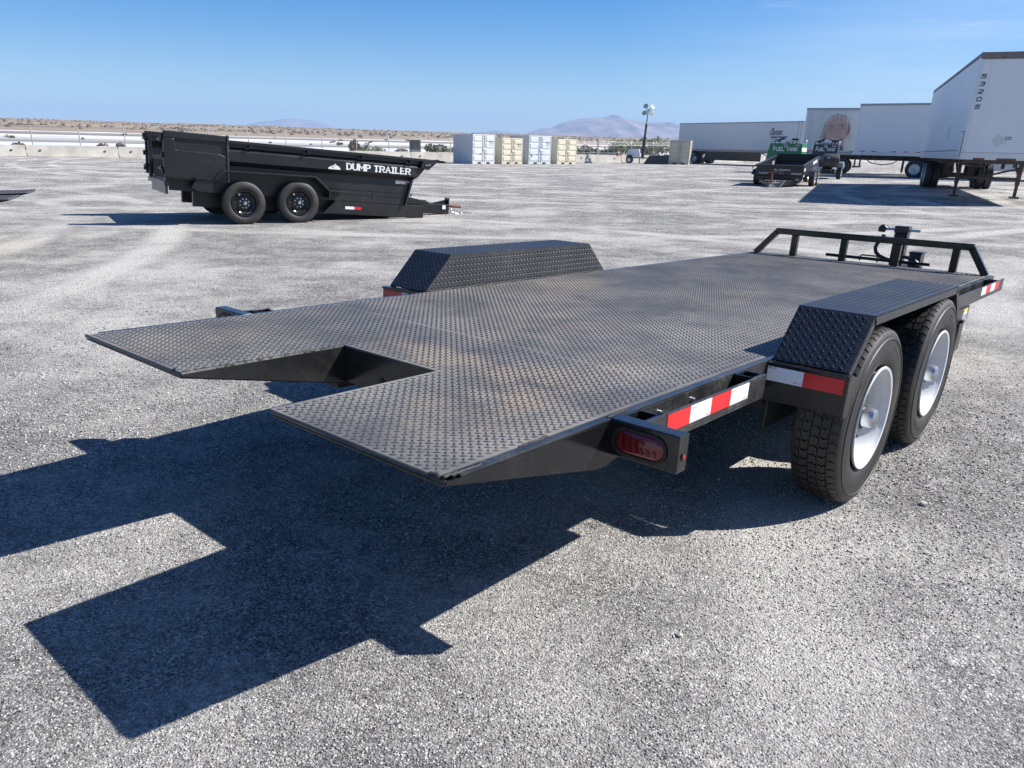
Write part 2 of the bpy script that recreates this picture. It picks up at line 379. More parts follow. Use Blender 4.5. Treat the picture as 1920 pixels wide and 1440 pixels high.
m, n, l, b = new_mat("mountain_rock")
f, _ = noise_fac(n, l, 0.004, 8, 0.4, 0.65)
l.new(mixc(n, l, f, (0.30, 0.235, 0.21), (0.15, 0.125, 0.12)), b.inputs['Base Color'])
b.inputs['Roughness'].default_value = 1.0
M['rock'] = m
def leafmat(name, a, c):
    m, n, l, b = new_mat(name)
    geo = n.new("ShaderNodeNewGeometry")
    l.new(mixc(n, l, geo.outputs['Random Per Island'], a, c), b.inputs['Base Color'])
    b.inputs['Roughness'].default_value = 0.8; b.inputs['Specular IOR Level'].default_value = 0.2
    return m
M['sage'] = leafmat("sage_leaf", (0.20, 0.215, 0.14), (0.34, 0.34, 0.24))
M['greenbush'] = leafmat("green_bush_leaf", (0.13, 0.16, 0.08), (0.25, 0.275, 0.16))
M['drybush'] = leafmat("dry_bush_leaf", (0.13, 0.10, 0.06), (0.24, 0.19, 0.12))
M['darksage'] = leafmat("dark_sagebrush", (0.075, 0.062, 0.045), (0.15, 0.115, 0.08))
M['twig'] = paint("dry_twig", (0.10, 0.075, 0.05), 0.9)
# chain link: a fine woven mesh seen through
m, n, l, b = new_mat("chain_link_wire")
b.inputs['Base Color'].default_value = (0.30, 0.31, 0.32, 1); b.inputs['Roughness'].default_value = 0.5
b.inputs['Alpha'].default_value = 0.10
M['chainlink'] = m
# portrait print colours
def prnt(name, c, c2, sc): 
    m, n, l, b = new_mat(name)
    tco = n.new("ShaderNodeTexCoord")
    mp = n.new("ShaderNodeMapping"); mp.inputs['Scale'].default_value = (1.0, 1.0, 0.25) if sc > 4 else (1, 1, 1)
    l.new(tco.outputs['Object'], mp.inputs[0])
    f, _ = noise_fac(n, l, sc, 4, 0.38, 0.65, mp.outputs[0])
    l.new(mixc(n, l, f, c, c2), b.inputs['Base Color']); b.inputs['Roughness'].default_value = 0.45
    return m
M['p_bg'] = prnt("print_pale_ground", (0.66, 0.69, 0.66), (0.58, 0.64, 0.58), 1.2)
M['p_hair'] = prnt("print_blond_hair", (0.68, 0.60, 0.54), (0.46, 0.36, 0.30), 9)
M['p_hairdark'] = prnt("print_brown_hair", (0.30, 0.19, 0.13), (0.16, 0.10, 0.08), 7)
M['p_skin'] = prnt("print_skin", (0.56, 0.36, 0.31), (0.47, 0.28, 0.235), 2)
M['p_blush'] = prnt("print_blush", (0.58, 0.32, 0.30), (0.62, 0.37, 0.35), 3)
M['p_dark'] = prnt("print_dark_line", (0.07, 0.035, 0.04), (0.12, 0.07, 0.07), 3)
M['p_shirt'] = prnt("print_red_shirt", (0.27, 0.055, 0.045), (0.16, 0.04, 0.04), 5)

# ------------------------------------------------------------------ mesh helpers
class MB:
    def __init__(s): s.v = []; s.f = []; s.mi = []
    def add(s, vs, fs, X=None, mi=0):
        o = len(s.v)
        s.v += [tuple(X @ Vector(p)) if X is not None else tuple(p) for p in vs]
        s.f += [tuple(o + i for i in f) for f in fs]; s.mi += [mi] * len(fs)
    def box(s, a, b, X=None, mi=0):
        (x0, y0, z0), (x1, y1, z1) = a, b
        x0, x1 = min(x0, x1), max(x0, x1); y0, y1 = min(y0, y1), max(y0, y1); z0, z1 = min(z0, z1), max(z0, z1)
        s.add([(x0,y0,z0),(x1,y0,z0),(x1,y1,z0),(x0,y1,z0),(x0,y0,z1),(x1,y0,z1),(x1,y1,z1),(x0,y1,z1)],
              [(0,3,2,1),(4,5,6,7),(0,1,5,4),(1,2,6,5),(2,3,7,6),(3,0,4,7)], X, mi)
    def prism(s, poly, axis, a, b, X=None, mi=0):
        # poly in the two other axes (in order xyz without axis), extruded from a to b along axis
        k = 'xyz'.index(axis)
        def P(p, t):
            q = list(p); q.insert(k, t); return tuple(q)
        n = len(poly)
        vs = [P(p, a) for p in poly] + [P(p, b) for p in poly]
        fs = [tuple(range(n))[::-1], tuple(range(n, 2*n))] + [(i, (i+1) % n, n+(i+1) % n, n+i) for i in range(n)]
        s.add(vs, fs, X, mi)
    def beam(s, p, q, w, h, up=(0,0,1), mi=0):
        p, q = Vector(p), Vector(q); d = (q-p).normalized(); up = Vector(up)
        sx = d.cross(up)
        if sx.length < 1e-4: sx = d.cross(Vector((1,0,0)))
        sx.normalize(); uz = sx.cross(d)
        vs = []
        for c in (p, q):
            for a_, b_ in ((-1,-1),(1,-1),(1,1),(-1,1)): vs.append(c + sx*a_*w/2 + uz*b_*h/2)
        s.add(vs, [(3,2,1,0),(4,5,6,7),(0,1,5,4),(1,2,6,5),(2,3,7,6),(3,0,4,7)], None, mi)
    def tube(s, pts, r, n=8, mi=0, cap=True):
        pts = [Vector(p) for p in pts]; k = len(pts); vs = []
        rs = r if isinstance(r, (list, tuple)) else [r]*k
        prev = None
        for i, p in enumerate(pts):
            d = (pts[min(i+1, k-1)] - pts[max(i-1, 0)]).normalized()
            if prev is None:
                sx = d.cross(Vector((0,0,1)))
                if sx.length < 1e-3: sx = d.cross(Vector((1,0,0)))
            else: sx = prev - d*prev.dot(d)
            sx.normalize(); prev = sx; uy = d.cross(sx)
            for j in range(n):
                a = 2*math.pi*j/n; vs.append(p + (sx*math.cos(a) + uy*math.sin(a))*rs[i])
        fs = [(i*n+j, i*n+(j+1) % n, (i+1)*n+(j+1) % n, (i+1)*n+j) for i in range(k-1) for j in range(n)]
        if cap: fs += [tuple(range(n))[::-1], tuple(range((k-1)*n, k*n))]
        s.add(vs, fs, None, mi)
    def lathe(s, prof, n=48, X=None, mi=0, close=False):
        # profile (y, r) turned round the Y axis
        k = len(prof); vs = []
        for (y, r) in prof:
            for j in range(n):
                a = 2*math.pi*j/n; vs.append((r*math.cos(a), y, r*math.sin(a)))
        fs = [(i*n+j, (i+1)*n+j, (i+1)*n+(j+1) % n, i*n+(j+1) % n) for i in range(k-1) for j in range(n)]
        if close:
            fs += [tuple(range(n)), tuple(range((k-1)*n, k*n))[::-1]]
        s.add(vs, fs, X, mi)
    def build(s, name, mat, parent=None, bevel=0.0, smooth=False, seg=2, kind=None, ang=40):
        me = bpy.data.meshes.new(name)
        me.from_pydata(s.v, [], s.f)
        mats = mat if isinstance(mat, (list, tuple)) else [mat]
        for mm_ in mats: me.materials.append(M[mm_])
        if len(mats) > 1: me.polygons.foreach_set('material_index', s.mi)
        bm = bmesh.new(); bm.from_mesh(me)
        bmesh.ops.recalc_face_normals(bm, faces=bm.faces)
        if bevel > 0:
            eds = [e for e in bm.edges if len(e.link_faces) == 2 and e.calc_face_angle(0) > 0.5]
            bmesh.ops.bevel(bm, geom=eds, offset=bevel, segments=seg, affect='EDGES', profile=0.5, clamp_overlap=True)
        bm.to_mesh(me); bm.free()
        if smooth:
            me.polygons.foreach_set('use_smooth', [True]*len(me.polygons))
            me.set_sharp_from_angle(angle=R_(ang))
        me.update()
        o = bpy.data.objects.new(name, me); COL.objects.link(o)
        if parent is not None: o.parent = parent
        if kind: o['kind'] = kind
        return o

def npmesh(name, verts, faces_flat, sizes, mat, parent=None, kind=None):
    me = bpy.data.meshes.new(name)
    nv, nf = len(verts), len(sizes)
    me.vertices.add(nv); me.vertices.foreach_set('co', np.asarray(verts, np.float32).ravel())
    me.loops.add(len(faces_flat)); me.loops.foreach_set('vertex_index', np.asarray(faces_flat, np.int32))
    me.polygons.add(nf)
    st = np.concatenate(([0], np.cumsum(sizes)[:-1])).astype(np.int32)
    me.polygons.foreach_set('loop_start', st); me.polygons.foreach_set('loop_total', np.asarray(sizes, np.int32))
    me.materials.append(M[mat]); me.update(calc_edges=True); me.validate()
    o = bpy.data.objects.new(name, me); COL.objects.link(o)
    if parent is not None: o.parent = parent
    if kind: o['kind'] = kind
    return o

def tag(o, label, cat, group=None):
    o['label'] = label; o['category'] = cat
    if group: o['group'] = group
    return o
def root(name, label, cat, mat, group=None):
    o = bpy.data.objects.new(name, None); COL.objects.link(o); o.matrix_world = mat
    o.empty_display_size = 0.3
    return tag(o, label, cat, group)
def empty(name, parent, loc=(0,0,0), rz=0.0):
    o = bpy.data.objects.new(name, None); COL.objects.link(o); o.parent = parent
    o.location = loc; o.rotation_euler = (0, 0, rz); o.empty_display_size = 0.1
    return o
KIDS = {}
def copy_tree(o, parent=None):
    c = o.copy(); COL.objects.link(c)
    if parent is not None: c.parent = parent
    for ch in list(o.children): copy_tree(ch, c)
    return c
def gz(x):
    t = max(0.0, x - 5.0); return .014*t*t/(t + 4.0)
def frame(x, y, fx, fy, pitch=0.0, z=None, roll=0.0):
    """root matrix: local +X along (fx,fy), nose down by pitch; local +Y to its left"""
    f = Vector((fx, fy, 0)).normalized(); lf = Vector((-f.y, f.x, 0))
    f2 = f*math.cos(pitch) + Vector((0,0,-math.sin(pitch)))
    up = f2.cross(lf)
    lf2 = lf*math.cos(roll) + up*math.sin(roll); up2 = up*math.cos(roll) - lf*math.sin(roll)
    mm_ = Matrix((f2, lf2, up2)).transposed().to_4x4()
    mm_.translation = (x, y, gz(x) if z is None else z)
    return mm_

# stroke lettering: polylines on a unit cell, drawn as flat strips proud of a surface
SF = {
 'A': [[(0,0),(.5,1),(1,0)],[(.2,.36),(.8,.36)]], 'D': [[(0,0),(0,1),(.6,1),(1,.75),(1,.25),(.6,0),(0,0)]],
 'E': [[(1,1),(0,1),(0,0),(1,0)],[(0,.5),(.8,.5)]], 'F': [[(1,1),(0,1),(0,0)],[(0,.5),(.8,.5)]], 'I': [[(.5,0),(.5,1)]],
 'K': [[(0,0),(0,1)],[(1,1),(0,.45)],[(.3,.6),(1,0)]], 'L': [[(0,1),(0,0),(1,0)]], 'M': [[(0,0),(0,1),(.5,.3),(1,1),(1,0)]],
 'N': [[(0,0),(0,1),(1,0),(1,1)]], 'P': [[(0,0),(0,1),(.8,1),(1,.85),(1,.6),(.8,.45),(0,.45)]],
 'R': [[(0,0),(0,1),(.8,1),(1,.85),(1,.62),(.8,.48),(0,.48)],[(.5,.48),(1,0)]], 'T': [[(0,1),(1,1)],[(.5,1),(.5,0)]],
 'U': [[(0,1),(0,.2),(.25,0),(.75,0),(1,.2),(1,1)]], '5': [[(1,1),(.1,1),(0,.55),(.7,.58),(1,.42),(1,.15),(.75,0),(0,0)]],
 '3': [[(0,1),(.8,1),(1,.85),(1,.65),(.8,.52),(.3,.52)],[(.8,.52),(1,.38),(1,.15),(.8,0),(0,0)]],
 '2': [[(0,.85),(.2,1),(.8,1),(1,.85),(1,.6),(0,.12),(0,0),(1,0)]], '0': [[(.2,0),(0,.2),(0,.8),(.2,1),(.8,1),(1,.8),(1,.2),(.8,0),(.2,0)]],
 'O': [[(.2,0),(0,.2),(0,.8),(.2,1),(.8,1),(1,.8),(1,.2),(.8,0),(.2,0)]], 'C': [[(1,.85),(.8,1),(.2,1),(0,.8),(0,.2),(.2,0),(.8,0),(1,.15)]],
 'S': [[(1,.85),(.8,1),(.2,1),(0,.85),(0,.62),(1,.4),(1,.15),(.8,0),(.2,0),(0,.15)]], '-': [[(.1,.5),(.9,.5)]],
 'l': [[(.5,1),(.5,0)]], 'i': [[(.5,.6),(.5,0)],[(.5,.85),(.5,.95)]], 'n': [[(0,.6),(0,0)],[(0,.5),(.4,.62),(.9,.5),(.9,0)]],
 's': [[(.9,.55),(.4,.62),(.1,.45),(.8,.2),(.5,0),(0,.06)]], 'o': [[(.2,0),(0,.3),(.2,.6),(.8,.6),(1,.3),(.8,0),(.2,0)]],
 'G': [[(1,.85),(.8,1),(.2,1),(0,.8),(0,.2),(.2,0),(.8,0),(1,.2),(1,.45),(.6,.45)]],
}
SERIF = {'D': [(0,1,.3),(0,0,.3)], 'U': [(0,1,.5),(1,1,.5)], 'M': [(0,0,.45),(1,0,.45),(0,1,.3),(1,1,.3)], 'P': [(0,0,.5)], 'T': [(.5,0,.5)],
         'R': [(0,0,.45),(1,0,.3)], 'A': [(0,0,.45),(1,0,.45)], 'I': [(.5,0,.9),(.5,1,.9)], 'L': [(0,1,.5)], 'E': []}
def lettering(mb, text, org, xd, yd, h, th=.16, wid=.62, gap=.30, slant=0.0, serif=False, mi=0, widths=None, lift=0.0006):
    org, xd, yd = Vector(org), Vector(xd).normalized(), Vector(yd).normalized()
    nd = xd.cross(yd); x = 0.0; k = 0
    def seg(a, b, t):
        nonlocal k
        A = Vector((a[0], a[1])); B = Vector((b[0], b[1])); d = B - A
        if d.length < 1e-6: return
        d.normalize(); p = Vector((-d.y, d.x))*t/2; e = d*t*0.42
        o = nd*(lift*(k % 5))
        q = [A - e + p, B + e + p, B + e - p, A - e - p]
        mb.add([org + xd*(c.x) + yd*(c.y) + o for c in q], [(3,2,1,0)], None, mi); k += 1
    for ch in text:
        if ch == ' ': x += h*(wid*0.75); continue
        w = h*(widths or {}).get(ch, wid*(0.45 if ch in 'Iil' else 1.0))
        T = lambda p: (x + p[0]*w + slant*p[1]*h, th*h/2 + p[1]*(h - th*h))
        for pl in SF[ch]:
            for a, b in zip(pl, pl[1:]): 
                a2, b2 = T(a), T(b)
                t = th*h*(1.25 if serif and abs(a2[0]-b2[0]) < 0.25*abs(a2[1]-b2[1]) else (0.75 if serif else 1.0))
                seg(a2, b2, t)
        if serif:
            for (sx, sy, sw) in SERIF.get(ch, []):
                c = T((sx, sy)); seg((c[0]-sw*h*.32, c[1]), (c[0]+sw*h*.32, c[1]), th*h*.62)
        x += w + gap*h
    return x - gap*h

# ------------------------------------------------------------------ ground
BA = Vector((-33.5, 57.5, 0)); BD = Vector((0.8634, 0.5045, 0)); BN = Vector((-0.5045, 0.8634, 0))   # barrier line: start, along, outward
def lot_z(x, y): return gz(x)
xs = np.concatenate((np.linspace(-400, -20, 20), np.linspace(-16, 60, 96), np.linspace(66, 500, 24)))
bs = np.concatenate((np.linspace(-420, -40, 16), np.linspace(-36, 2.2, 10)))
# rows follow the barrier line so the lot ends just behind it
vs, fs = [], []
along = np.linspace(-420, 480, 226)
for b_ in bs:
    for a_ in along:
        p = BA + BD*a_ + BN*b_
        vs.append((p.x, p.y, lot_z(p.x, p.y)))
nA = len(along)
for i in range(len(bs)-1):
    for j in range(nA-1):
        fs.append((i*nA+j, i*nA+j+1, (i+1)*nA+j+1, (i+1)*nA+j))
mb = MB(); mb.v = vs; mb.f = fs; mb.mi = [0]*len(fs)
o = mb.build('gravel_ground', 'gravel'); o['kind'] = 'structure'
for p_ in o.data.polygons: p_.use_smooth = True

# the salt flat and the dunes beyond: local X along the fence, local Y outward, rising slowly
def terr_z(b_, a_):
    e = np.interp(math.log10(max(b_, 1.0)), [0, 1.3, 1.7, 2.0, 2.3, 2.55, 2.75, 2.9, 3.05, 3.2, 3.5],
                  [-26, -24, -16, -6.0, 3.0, 9.5, 15.5, 19.0, 22.5, 24.5, 14])
    d = b_*1.05 + 66
    z = 1.435 + d*e/1560.0 if b_ > 4 else 0.0
    z += 0.0
    if b_ > 420:
        k = min(1.0, (b_ - 420)/500)
        z += k*(2.6*mnoise.noise((a_*0.012, b_*0.010, 0.3)) + 1.3*mnoise.noise((a_*0.04, b_*0.03, 2.0)) + 0.8*mnoise.noise((a_*0.11, b_*0.06, 5.0)))
    return z
aa = np.concatenate((np.linspace(-5000, -1300, 12), np.linspace(-1200, 1800, 260), np.linspace(1900, 7000, 14)))
bb = np.concatenate((np.linspace(1.6, 60, 14), np.linspace(70, 420, 24), np.linspace(435, 1700, 60), np.linspace(1900, 9000, 10)))
vs, fs = [], []
for b_ in bb:
    for a_ in aa:
        z = terr_z(b_, a_) + (gz((BA + BD*a_).x) if b_ < 12 else gz(min(40, (BA + BD*a_).x))*max(0, 1 - b_/160.0)) - 0.02
        if b_ > 1700: z = terr_z(1700, a_)*max(0.0, 1 - (b_ - 1700)/3000) - (3 if b_ > 4000 else 0)
        vs.append((a_, b_, z))
nA = len(aa)
for i in range(len(bb)-1):
    for j in range(nA-1): fs.append((i*nA+j, i*nA+j+1, (i+1)*nA+j+1, (i+1)*nA+j))
mb = MB(); mb.v = vs; mb.f = fs; mb.mi = [0]*len(fs)
o = mb.build('salt_flat_terrain', 'saltflat', smooth=True, ang=70); o['kind'] = 'structure'
TM = Matrix((BD, BN, Vector((0,0,1)))).transposed().to_4x4(); TM.translation = BA
o.matrix_world = TM
def terr_pt(a_, b_):
    z = terr_z(b_, a_) + (gz((BA + BD*a_).x) if b_ < 12 else gz(min(40, (BA + BD*a_).x))*max(0, 1 - b_/160.0)) - 0.02
    p = BA + BD*a_ + BN*b_
    return Vector((p.x, p.y, z))

# mountains, built at their own distance with their own ridges
def mountain(name, prof, y0, depth, base_z, seed, rough):
    # prof: (x, height) along a line at distance y0
    n_, d_ = 150, 34
    px = [p[0] for p in prof]; ph = [p[1] for p in prof]
    vs, fs = [], []
    for j in range(d_):
        t = j/(d_-1)                      # 0 near foot .. 1 far foot
        k = math.sin(math.pi*min(1.0, t/0.62)/2)**1.25 if t < 0.62 else math.cos((t-0.62)/0.38*math.pi/2)
        for i in range(n_):
            x = px[0] + (px[-1]-px[0])*i/(n_-1)
            h = np.interp(x, px, ph)
            q = (x*rough, t*5.0, seed)
            r = mnoise.fractal(q, 1.0, 2.1, 6)
            rid = abs(mnoise.noise((x*rough*1.7, t*1.6, seed+3)))
            hh = h*k*(1 + 0.22*r*(1-k*0.85)) - h*0.42*rid*k*(1-k)*2.0
            vs.append((x, y0 + depth*(t-0.62) , base_z + hh))
    for j in range(d_-1):
        for i in range(n_-1): fs.append((j*n_+i, j*n_+i+1, (j+1)*n_+i+1, (j+1)*n_+i))
    mb = MB(); mb.v = vs; mb.f = fs; mb.mi = [0]*len(fs)
    o = mb.build(name, 'rock', smooth=True, ang=180); o['kind'] = 'structure'
    return o
def sky_pt(px, py, dist):
    # direction of the photograph's bearing, used once to survey the ridge lines
    d = Fv + R2*((px-913.4)/1439.9) - U2*((py-800.1)/1439.9)
    k = dist/d.y
    return d.x*k, CAM_H + d.z*k
D1 = 8000.0
ridge = [(975,258),(990,249),(1012,241),(1032,240),(1050,231),(1068,226),(1085,223),(1104,221),(1120,222),(1134,220),(1146,216),(1156,221),(1170,225),(1190,230),(1206,229),(1222,233),(1236,229),(1250,234),(1275,240),(1310,246),(1350,252),(1420,262)]
mountain('mountain', [(lambda q: (q[0], q[1] - 40.0))(sky_pt(px, py, D1)) for px, py in ridge], D1, 3600, 40.0, 4.0, 0.0022)
D2 = 11500.0
ridge = [(440,242),(470,236),(498,229),(522,226),(548,223),(575,225),(600,228),(622,236),(660,246)]
mountain('mountain', [(lambda q: (q[0], q[1] - 60.0))(sky_pt(px, py, D2)) for px, py in ridge], D2, 3000, 60.0, 9.0, 0.0012)
ridge = [(860,256),(890,250),(910,246),(928,244),(946,246),(965,249),(990,254),(1015,258)]
mountain('mountain', [(lambda q: (q[0], q[1] - 60.0))(sky_pt(px, py, D2)) for px, py in ridge], D2, 3000, 60.0, 15.0, 0.0014)

# the air between
HAZE = 0.00012
mb = MB(); mb.box((-9500, -1600, -8), (12500, 13800, 470))
m, n, l, b = new_mat("haze_air")
n.remove(b)
pv = n.new("ShaderNodeVolumePrincipled"); pv.inputs['Color'].default_value = (0.44, 0.66, 1.0, 1); pv.inputs['Density'].default_value = HAZE
pv.inputs['Anisotropy'].default_value = 0.0
l.new(pv.outputs[0], n["Material Output"].inputs['Volume'])
M['haze'] = m
o = mb.build('haze', 'haze'); o['kind'] = 'stuff'

# ------------------------------------------------------------------ loose stones on the near ground
def stones(N, rmin, rmax, smin, smax, name):
    # points inside the ground the camera looks at, denser close by
    u = RNG.random(N); r = rmin*(rmax/rmin)**u
    ang = RNG.uniform(-0.78, 0.74, N)
    x = r*np.sin(ang); y = r*np.cos(ang)
    s = smin*(smax/smin)**(RNG.random(N)**1.9)*np.clip(r/2.6, 0.85, 1.7)
    base = np.array([(1,0,0),(0.3,0.95,0),(-0.8,0.6,0),(-0.8,-0.6,0),(0.3,-0.95,0),(0.1,0.05,0.75),(-0.2,0.1,-0.6)], np.float64)
    V = np.repeat(base[None], N, 0)*RNG.uniform(0.55, 1.25, (N, 7, 1))
    V[:, :, 0] *= RNG.uniform(0.7, 1.25, (N, 1)); V[:, :, 1] *= RNG.uniform(0.55, 1.0, (N, 1)); V[:, :, 2] *= RNG.uniform(0.6, 1.0, (N, 1))
    V[:, :5, 2] += RNG.uniform(-0.25, 0.35, (N, 5))
    a = RNG.uniform(0, 2*np.pi, N); t = RNG.uniform(-0.5, 0.5, N)
    c, s_ = np.cos(t)[:, None], np.sin(t)[:, None]
    X = V[:, :, 0]*c + V[:, :, 2]*s_; Z = -V[:, :, 0]*s_ + V[:, :, 2]*c; Y = V[:, :, 1]
    c, s_ = np.cos(a)[:, None], np.sin(a)[:, None]
    P = np.stack((X*c - Y*s_, X*s_ + Y*c, Z), -1)*(s*0.5)[:, None, None]
    P[:, :, 0] += x[:, None]; P[:, :, 1] += y[:, None]; P[:, :, 2] += (s*0.10)[:, None]
    tri = np.array([(0,1,5),(1,2,5),(2,3,5),(3,4,5),(4,0,5),(1,0,6),(2,1,6),(3,2,6),(4,3,6),(0,4,6)])
    F = (tri[None] + (np.arange(N)*7)[:, None, None]).reshape(-1)
    return npmesh(name, P.reshape(-1, 3), F, np.full(N*10, 3), 'stone', kind='stuff')
stones(170000, 1.05, 9.5, 0.004, 0.0125, 'gravel_stones')

# ------------------------------------------------------------------ flatbed trailer (the subject)
FW = Vector((0.665, 0.746, -0.0278)).normalized(); LF = Vector((-0.7466, 0.6652, -0.0026)); LF = (LF - FW*LF.dot(FW)).normalized(); UP = FW.cross(LF)
DK = 0.7062
hm = Matrix((FW, LF, UP)).transposed().to_4x4()
hm.translation = Vector((-0.0931, 1.6310, 0.7062)) - UP*DK
T = root('equipment_trailer', 'black flat deck trailer with tread plate deck, notched tail and white wheels in the foreground', 'trailer', hm, 'tread plate flat deck trailers')
WD, LN = 2.03, 6.28
N0, N1, NU = 0.722, 1.246, 0.676

def lug_array(nu, nv, pitch=0.031): pass
def lugs(name, pts, ang, X, mat, parent, L=0.025, Wd=0.0092, h=0.0022, fine=True):
    """raised tread bars: pts (N,2) centres in a plane, ang (N) directions, X the plane's matrix"""
    N = len(pts)
    if fine:
        b = np.array([(-.5,0,0),(-.22,-.42,0),(.22,-.42,0),(.5,0,0),(.22,.42,0),(-.22,.42,0),
                      (-.32,0,1),(-.14,-.24,1),(.14,-.24,1),(.32,0,1),(.14,.24,1),(-.14,.24,1)])
        quads = np.array([(0,1,7,6),(1,2,8,7),(2,3,9,8),(3,4,10,9),(4,5,11,10),(5,0,6,11)]); tops = np.array([(6,7,8,9,10,11)]); k = 12
    else:
        b = np.array([(-.5,0,0),(0,-.5,0),(.5,0,0),(0,.5,0),(-.3,0,1),(0,-.28,1),(.3,0,1),(0,.28,1)])
        quads = np.array([(0,1,5,4),(1,2,6,5),(2,3,7,6),(3,0,4,7)]); tops = np.array([(4,5,6,7)]); k = 8
    V = np.repeat(b[None], N, 0)
    V = V*np.array([L, Wd, h])
    c, s_ = np.cos(ang)[:, None], np.sin(ang)[:, None]
    P = np.stack((V[:,:,0]*c - V[:,:,1]*s_ + pts[:,0:1], V[:,:,0]*s_ + V[:,:,1]*c + pts[:,1:2], V[:,:,2]), -1).reshape(-1, 3)
    Xn = np.array(X); P = P @ Xn[:3,:3].T + Xn[:3,3]
    off = (np.arange(N)*k)
    Q = (quads[None] + off[:,None,None]).reshape(N, -1); Tt = (tops[None] + off[:,None,None]).reshape(N, -1)
    F = np.concatenate((Q, Tt), 1).reshape(-1)
    sizes = np.tile(np.array([4]*len(quads) + [tops.shape[1]]), N)
    return npmesh(name, P, F, sizes, mat, parent, 'stuff')
def lug_grid(u0, u1, v0, v1, keep=lambda u, v: np.ones(len(u), bool), p=0.031, mg=0.012, mu=None):
    mu = mg if mu is None else mu
    out, an = [], []
    for off, a in ((0.0, math.pi/4), (0.5, -math.pi/4)):
        uu = np.arange(math.floor(u0/p)+off, u1/p, 1.0)*p; vv = np.arange(math.floor(v0/p)+off, v1/p, 1.0)*p
        g = np.stack(np.meshgrid(uu, vv, indexing='ij'), -1).reshape(-1, 2)
        k = (g[:,0] > u0+mu) & (g[:,0] < u1-mu) & (g[:,1] > v0+mg) & (g[:,1] < v1-mg)
        g = g[k]; g = g[keep(g[:,0], g[:,1])]
        out.append(g); an.append(np.full(len(g), a))
    return np.concatenate(out), np.concatenate(an)

# deck plates, each with its own raised bars
EV0, EV1 = 0.030, WD-0.030
seams = [0.0, 1.192, 5.245, LN]
for i in range(3):
    u0, u1 = seams[i] + (0.0016 if i else 0.0), seams[i+1] - 0.0016
    mb = MB()
    if i == 0:
        for poly in ([(0,EV0),(u1,EV0),(u1,EV1),(0,EV1),(0,N1),(NU,N1),(NU,N0),(0,N0)],):
            mb.prism(poly, 'z', DK-0.006, DK)
    else:
        mb.box((u0, EV0, DK-0.006), (u1, EV1, DK))
    pl = mb.build('deck_plate', 'sheet', T)
    keep = (lambda u, v: ~((u < NU+0.008) & (v > N0-0.010) & (v < N1+0.010))) if i == 0 else (lambda u, v: np.ones(len(u), bool))
    P, A = lug_grid(u0, u1, EV0, EV1, keep, mg=0.009, mu=0.0 if i else 0.0001)
    if i == 0: q_ = P[:, 0] > 0.011; P, A = P[q_], A[q_]
    if i == 2: q_ = P[:, 0] < LN-0.011; P, A = P[q_], A[q_]
    lugs('tread_bars', P, A, Matrix.Translation((0,0,DK)), 'lug', pl, fine=(i < 2))
# side rails: channel section with a top flange beside the plate
for v0, sgn, nm in ((0.0, 1, 'side_rail'), (WD, -1, 'side_rail')):
    mb = MB()
    f = lambda a: v0 + sgn*a
    mb.box((0.70, f(0), DK-0.115), (LN, f(0.008), DK-0.0085))
    mb.box((0.05, f(0), DK-0.0085), (LN, f(0.0285), DK-0.001))
    mb.box((0.70, f(0.0085), DK-0.115), (LN, f(0.05), DK-0.107))
    mb.build('side_rail', 'edge', T, bevel=0.002)
mb = MB(); mb.box((LN+0.001, 0.0, DK-0.12), (LN+0.05, WD, DK-0.001)); mb.build('front_rail_channel', 'edge', T, bevel=0.003)
# tail wedges: closing plates under both prongs
def wedge(v, t, nm='tail_side_plate'):
    mb = MB()
    mb.prism([(0.004, DK-0.0075), (0.0, DK-0.016), (0.64, DK-0.150), (0.69, DK-0.152), (0.82, DK-0.116), (0.82, DK-0.0095), (0.05, DK-0.0095)], 'y', v, v+t)
    return mb.build(nm, 'black', T, bevel=0.0015)
wedge(0.0005, 0.009); wedge(WD-0.0095, 0.009)
def wedge_in(v, t):
    mb = MB(); mb.prism([(0.004, DK-0.007), (0.0, DK-0.016), (0.64, DK-0.150), (NU-0.001, DK-0.151), (NU-0.001, DK-0.007)], 'y', v, v+t)
    return mb.build('tail_side_plate', 'black', T, bevel=0.0015)
wedge_in(N0-0.009, 0.009); wedge_in(N1, 0.009)
for a, bq in ((0.011, N0-0.010), (N1+0.010, WD-0.011)):
    mb = MB(); mb.add([(0.0, a, DK-0.017), (0.0, bq, DK-0.017), (0.66, bq, DK-0.152), (0.66, a, DK-0.152),
                       (0.0, a, DK-0.022), (0.0, bq, DK-0.022), (0.66, bq, DK-0.158), (0.66, a, DK-0.158)],
                      [(0,1,2,3),(7,6,5,4),(0,4,5,1),(1,5,6,2),(2,6,7,3),(3,7,4,0)])
    mb.build('tail_bottom_plate', 'under', T)
    mb = MB(); mb.tube([(0.004, a-0.006, DK-0.011), (0.004, bq+0.006, DK-0.0085)], 0.0065, 8); mb.build('tail_edge_bar', 'edge', T, smooth=True)
mb = MB(); mb.box((NU, N0-0.008, DK-0.150), (NU+0.010, N1+0.008, DK-0.0065)); nb = mb.build('notch_back_plate', 'black', T, bevel=0.0015)
mb = MB(); mb.lathe([(0, 0.013), (0.003, 0.013), (0.003, 0.0)], 14, Matrix.Translation((NU-0.0005, 1.02, DK-0.10)) @ Matrix.Rotation(R_(90), 4, 'Z'))
mb.build('drain_hole', 'contdark', nb)
mb = MB(); mb.box((NU+0.03, 0.012, DK-0.15), (NU+0.09, WD-0.012, DK-0.012)); mb.build('rear_cross_member', 'under', T)
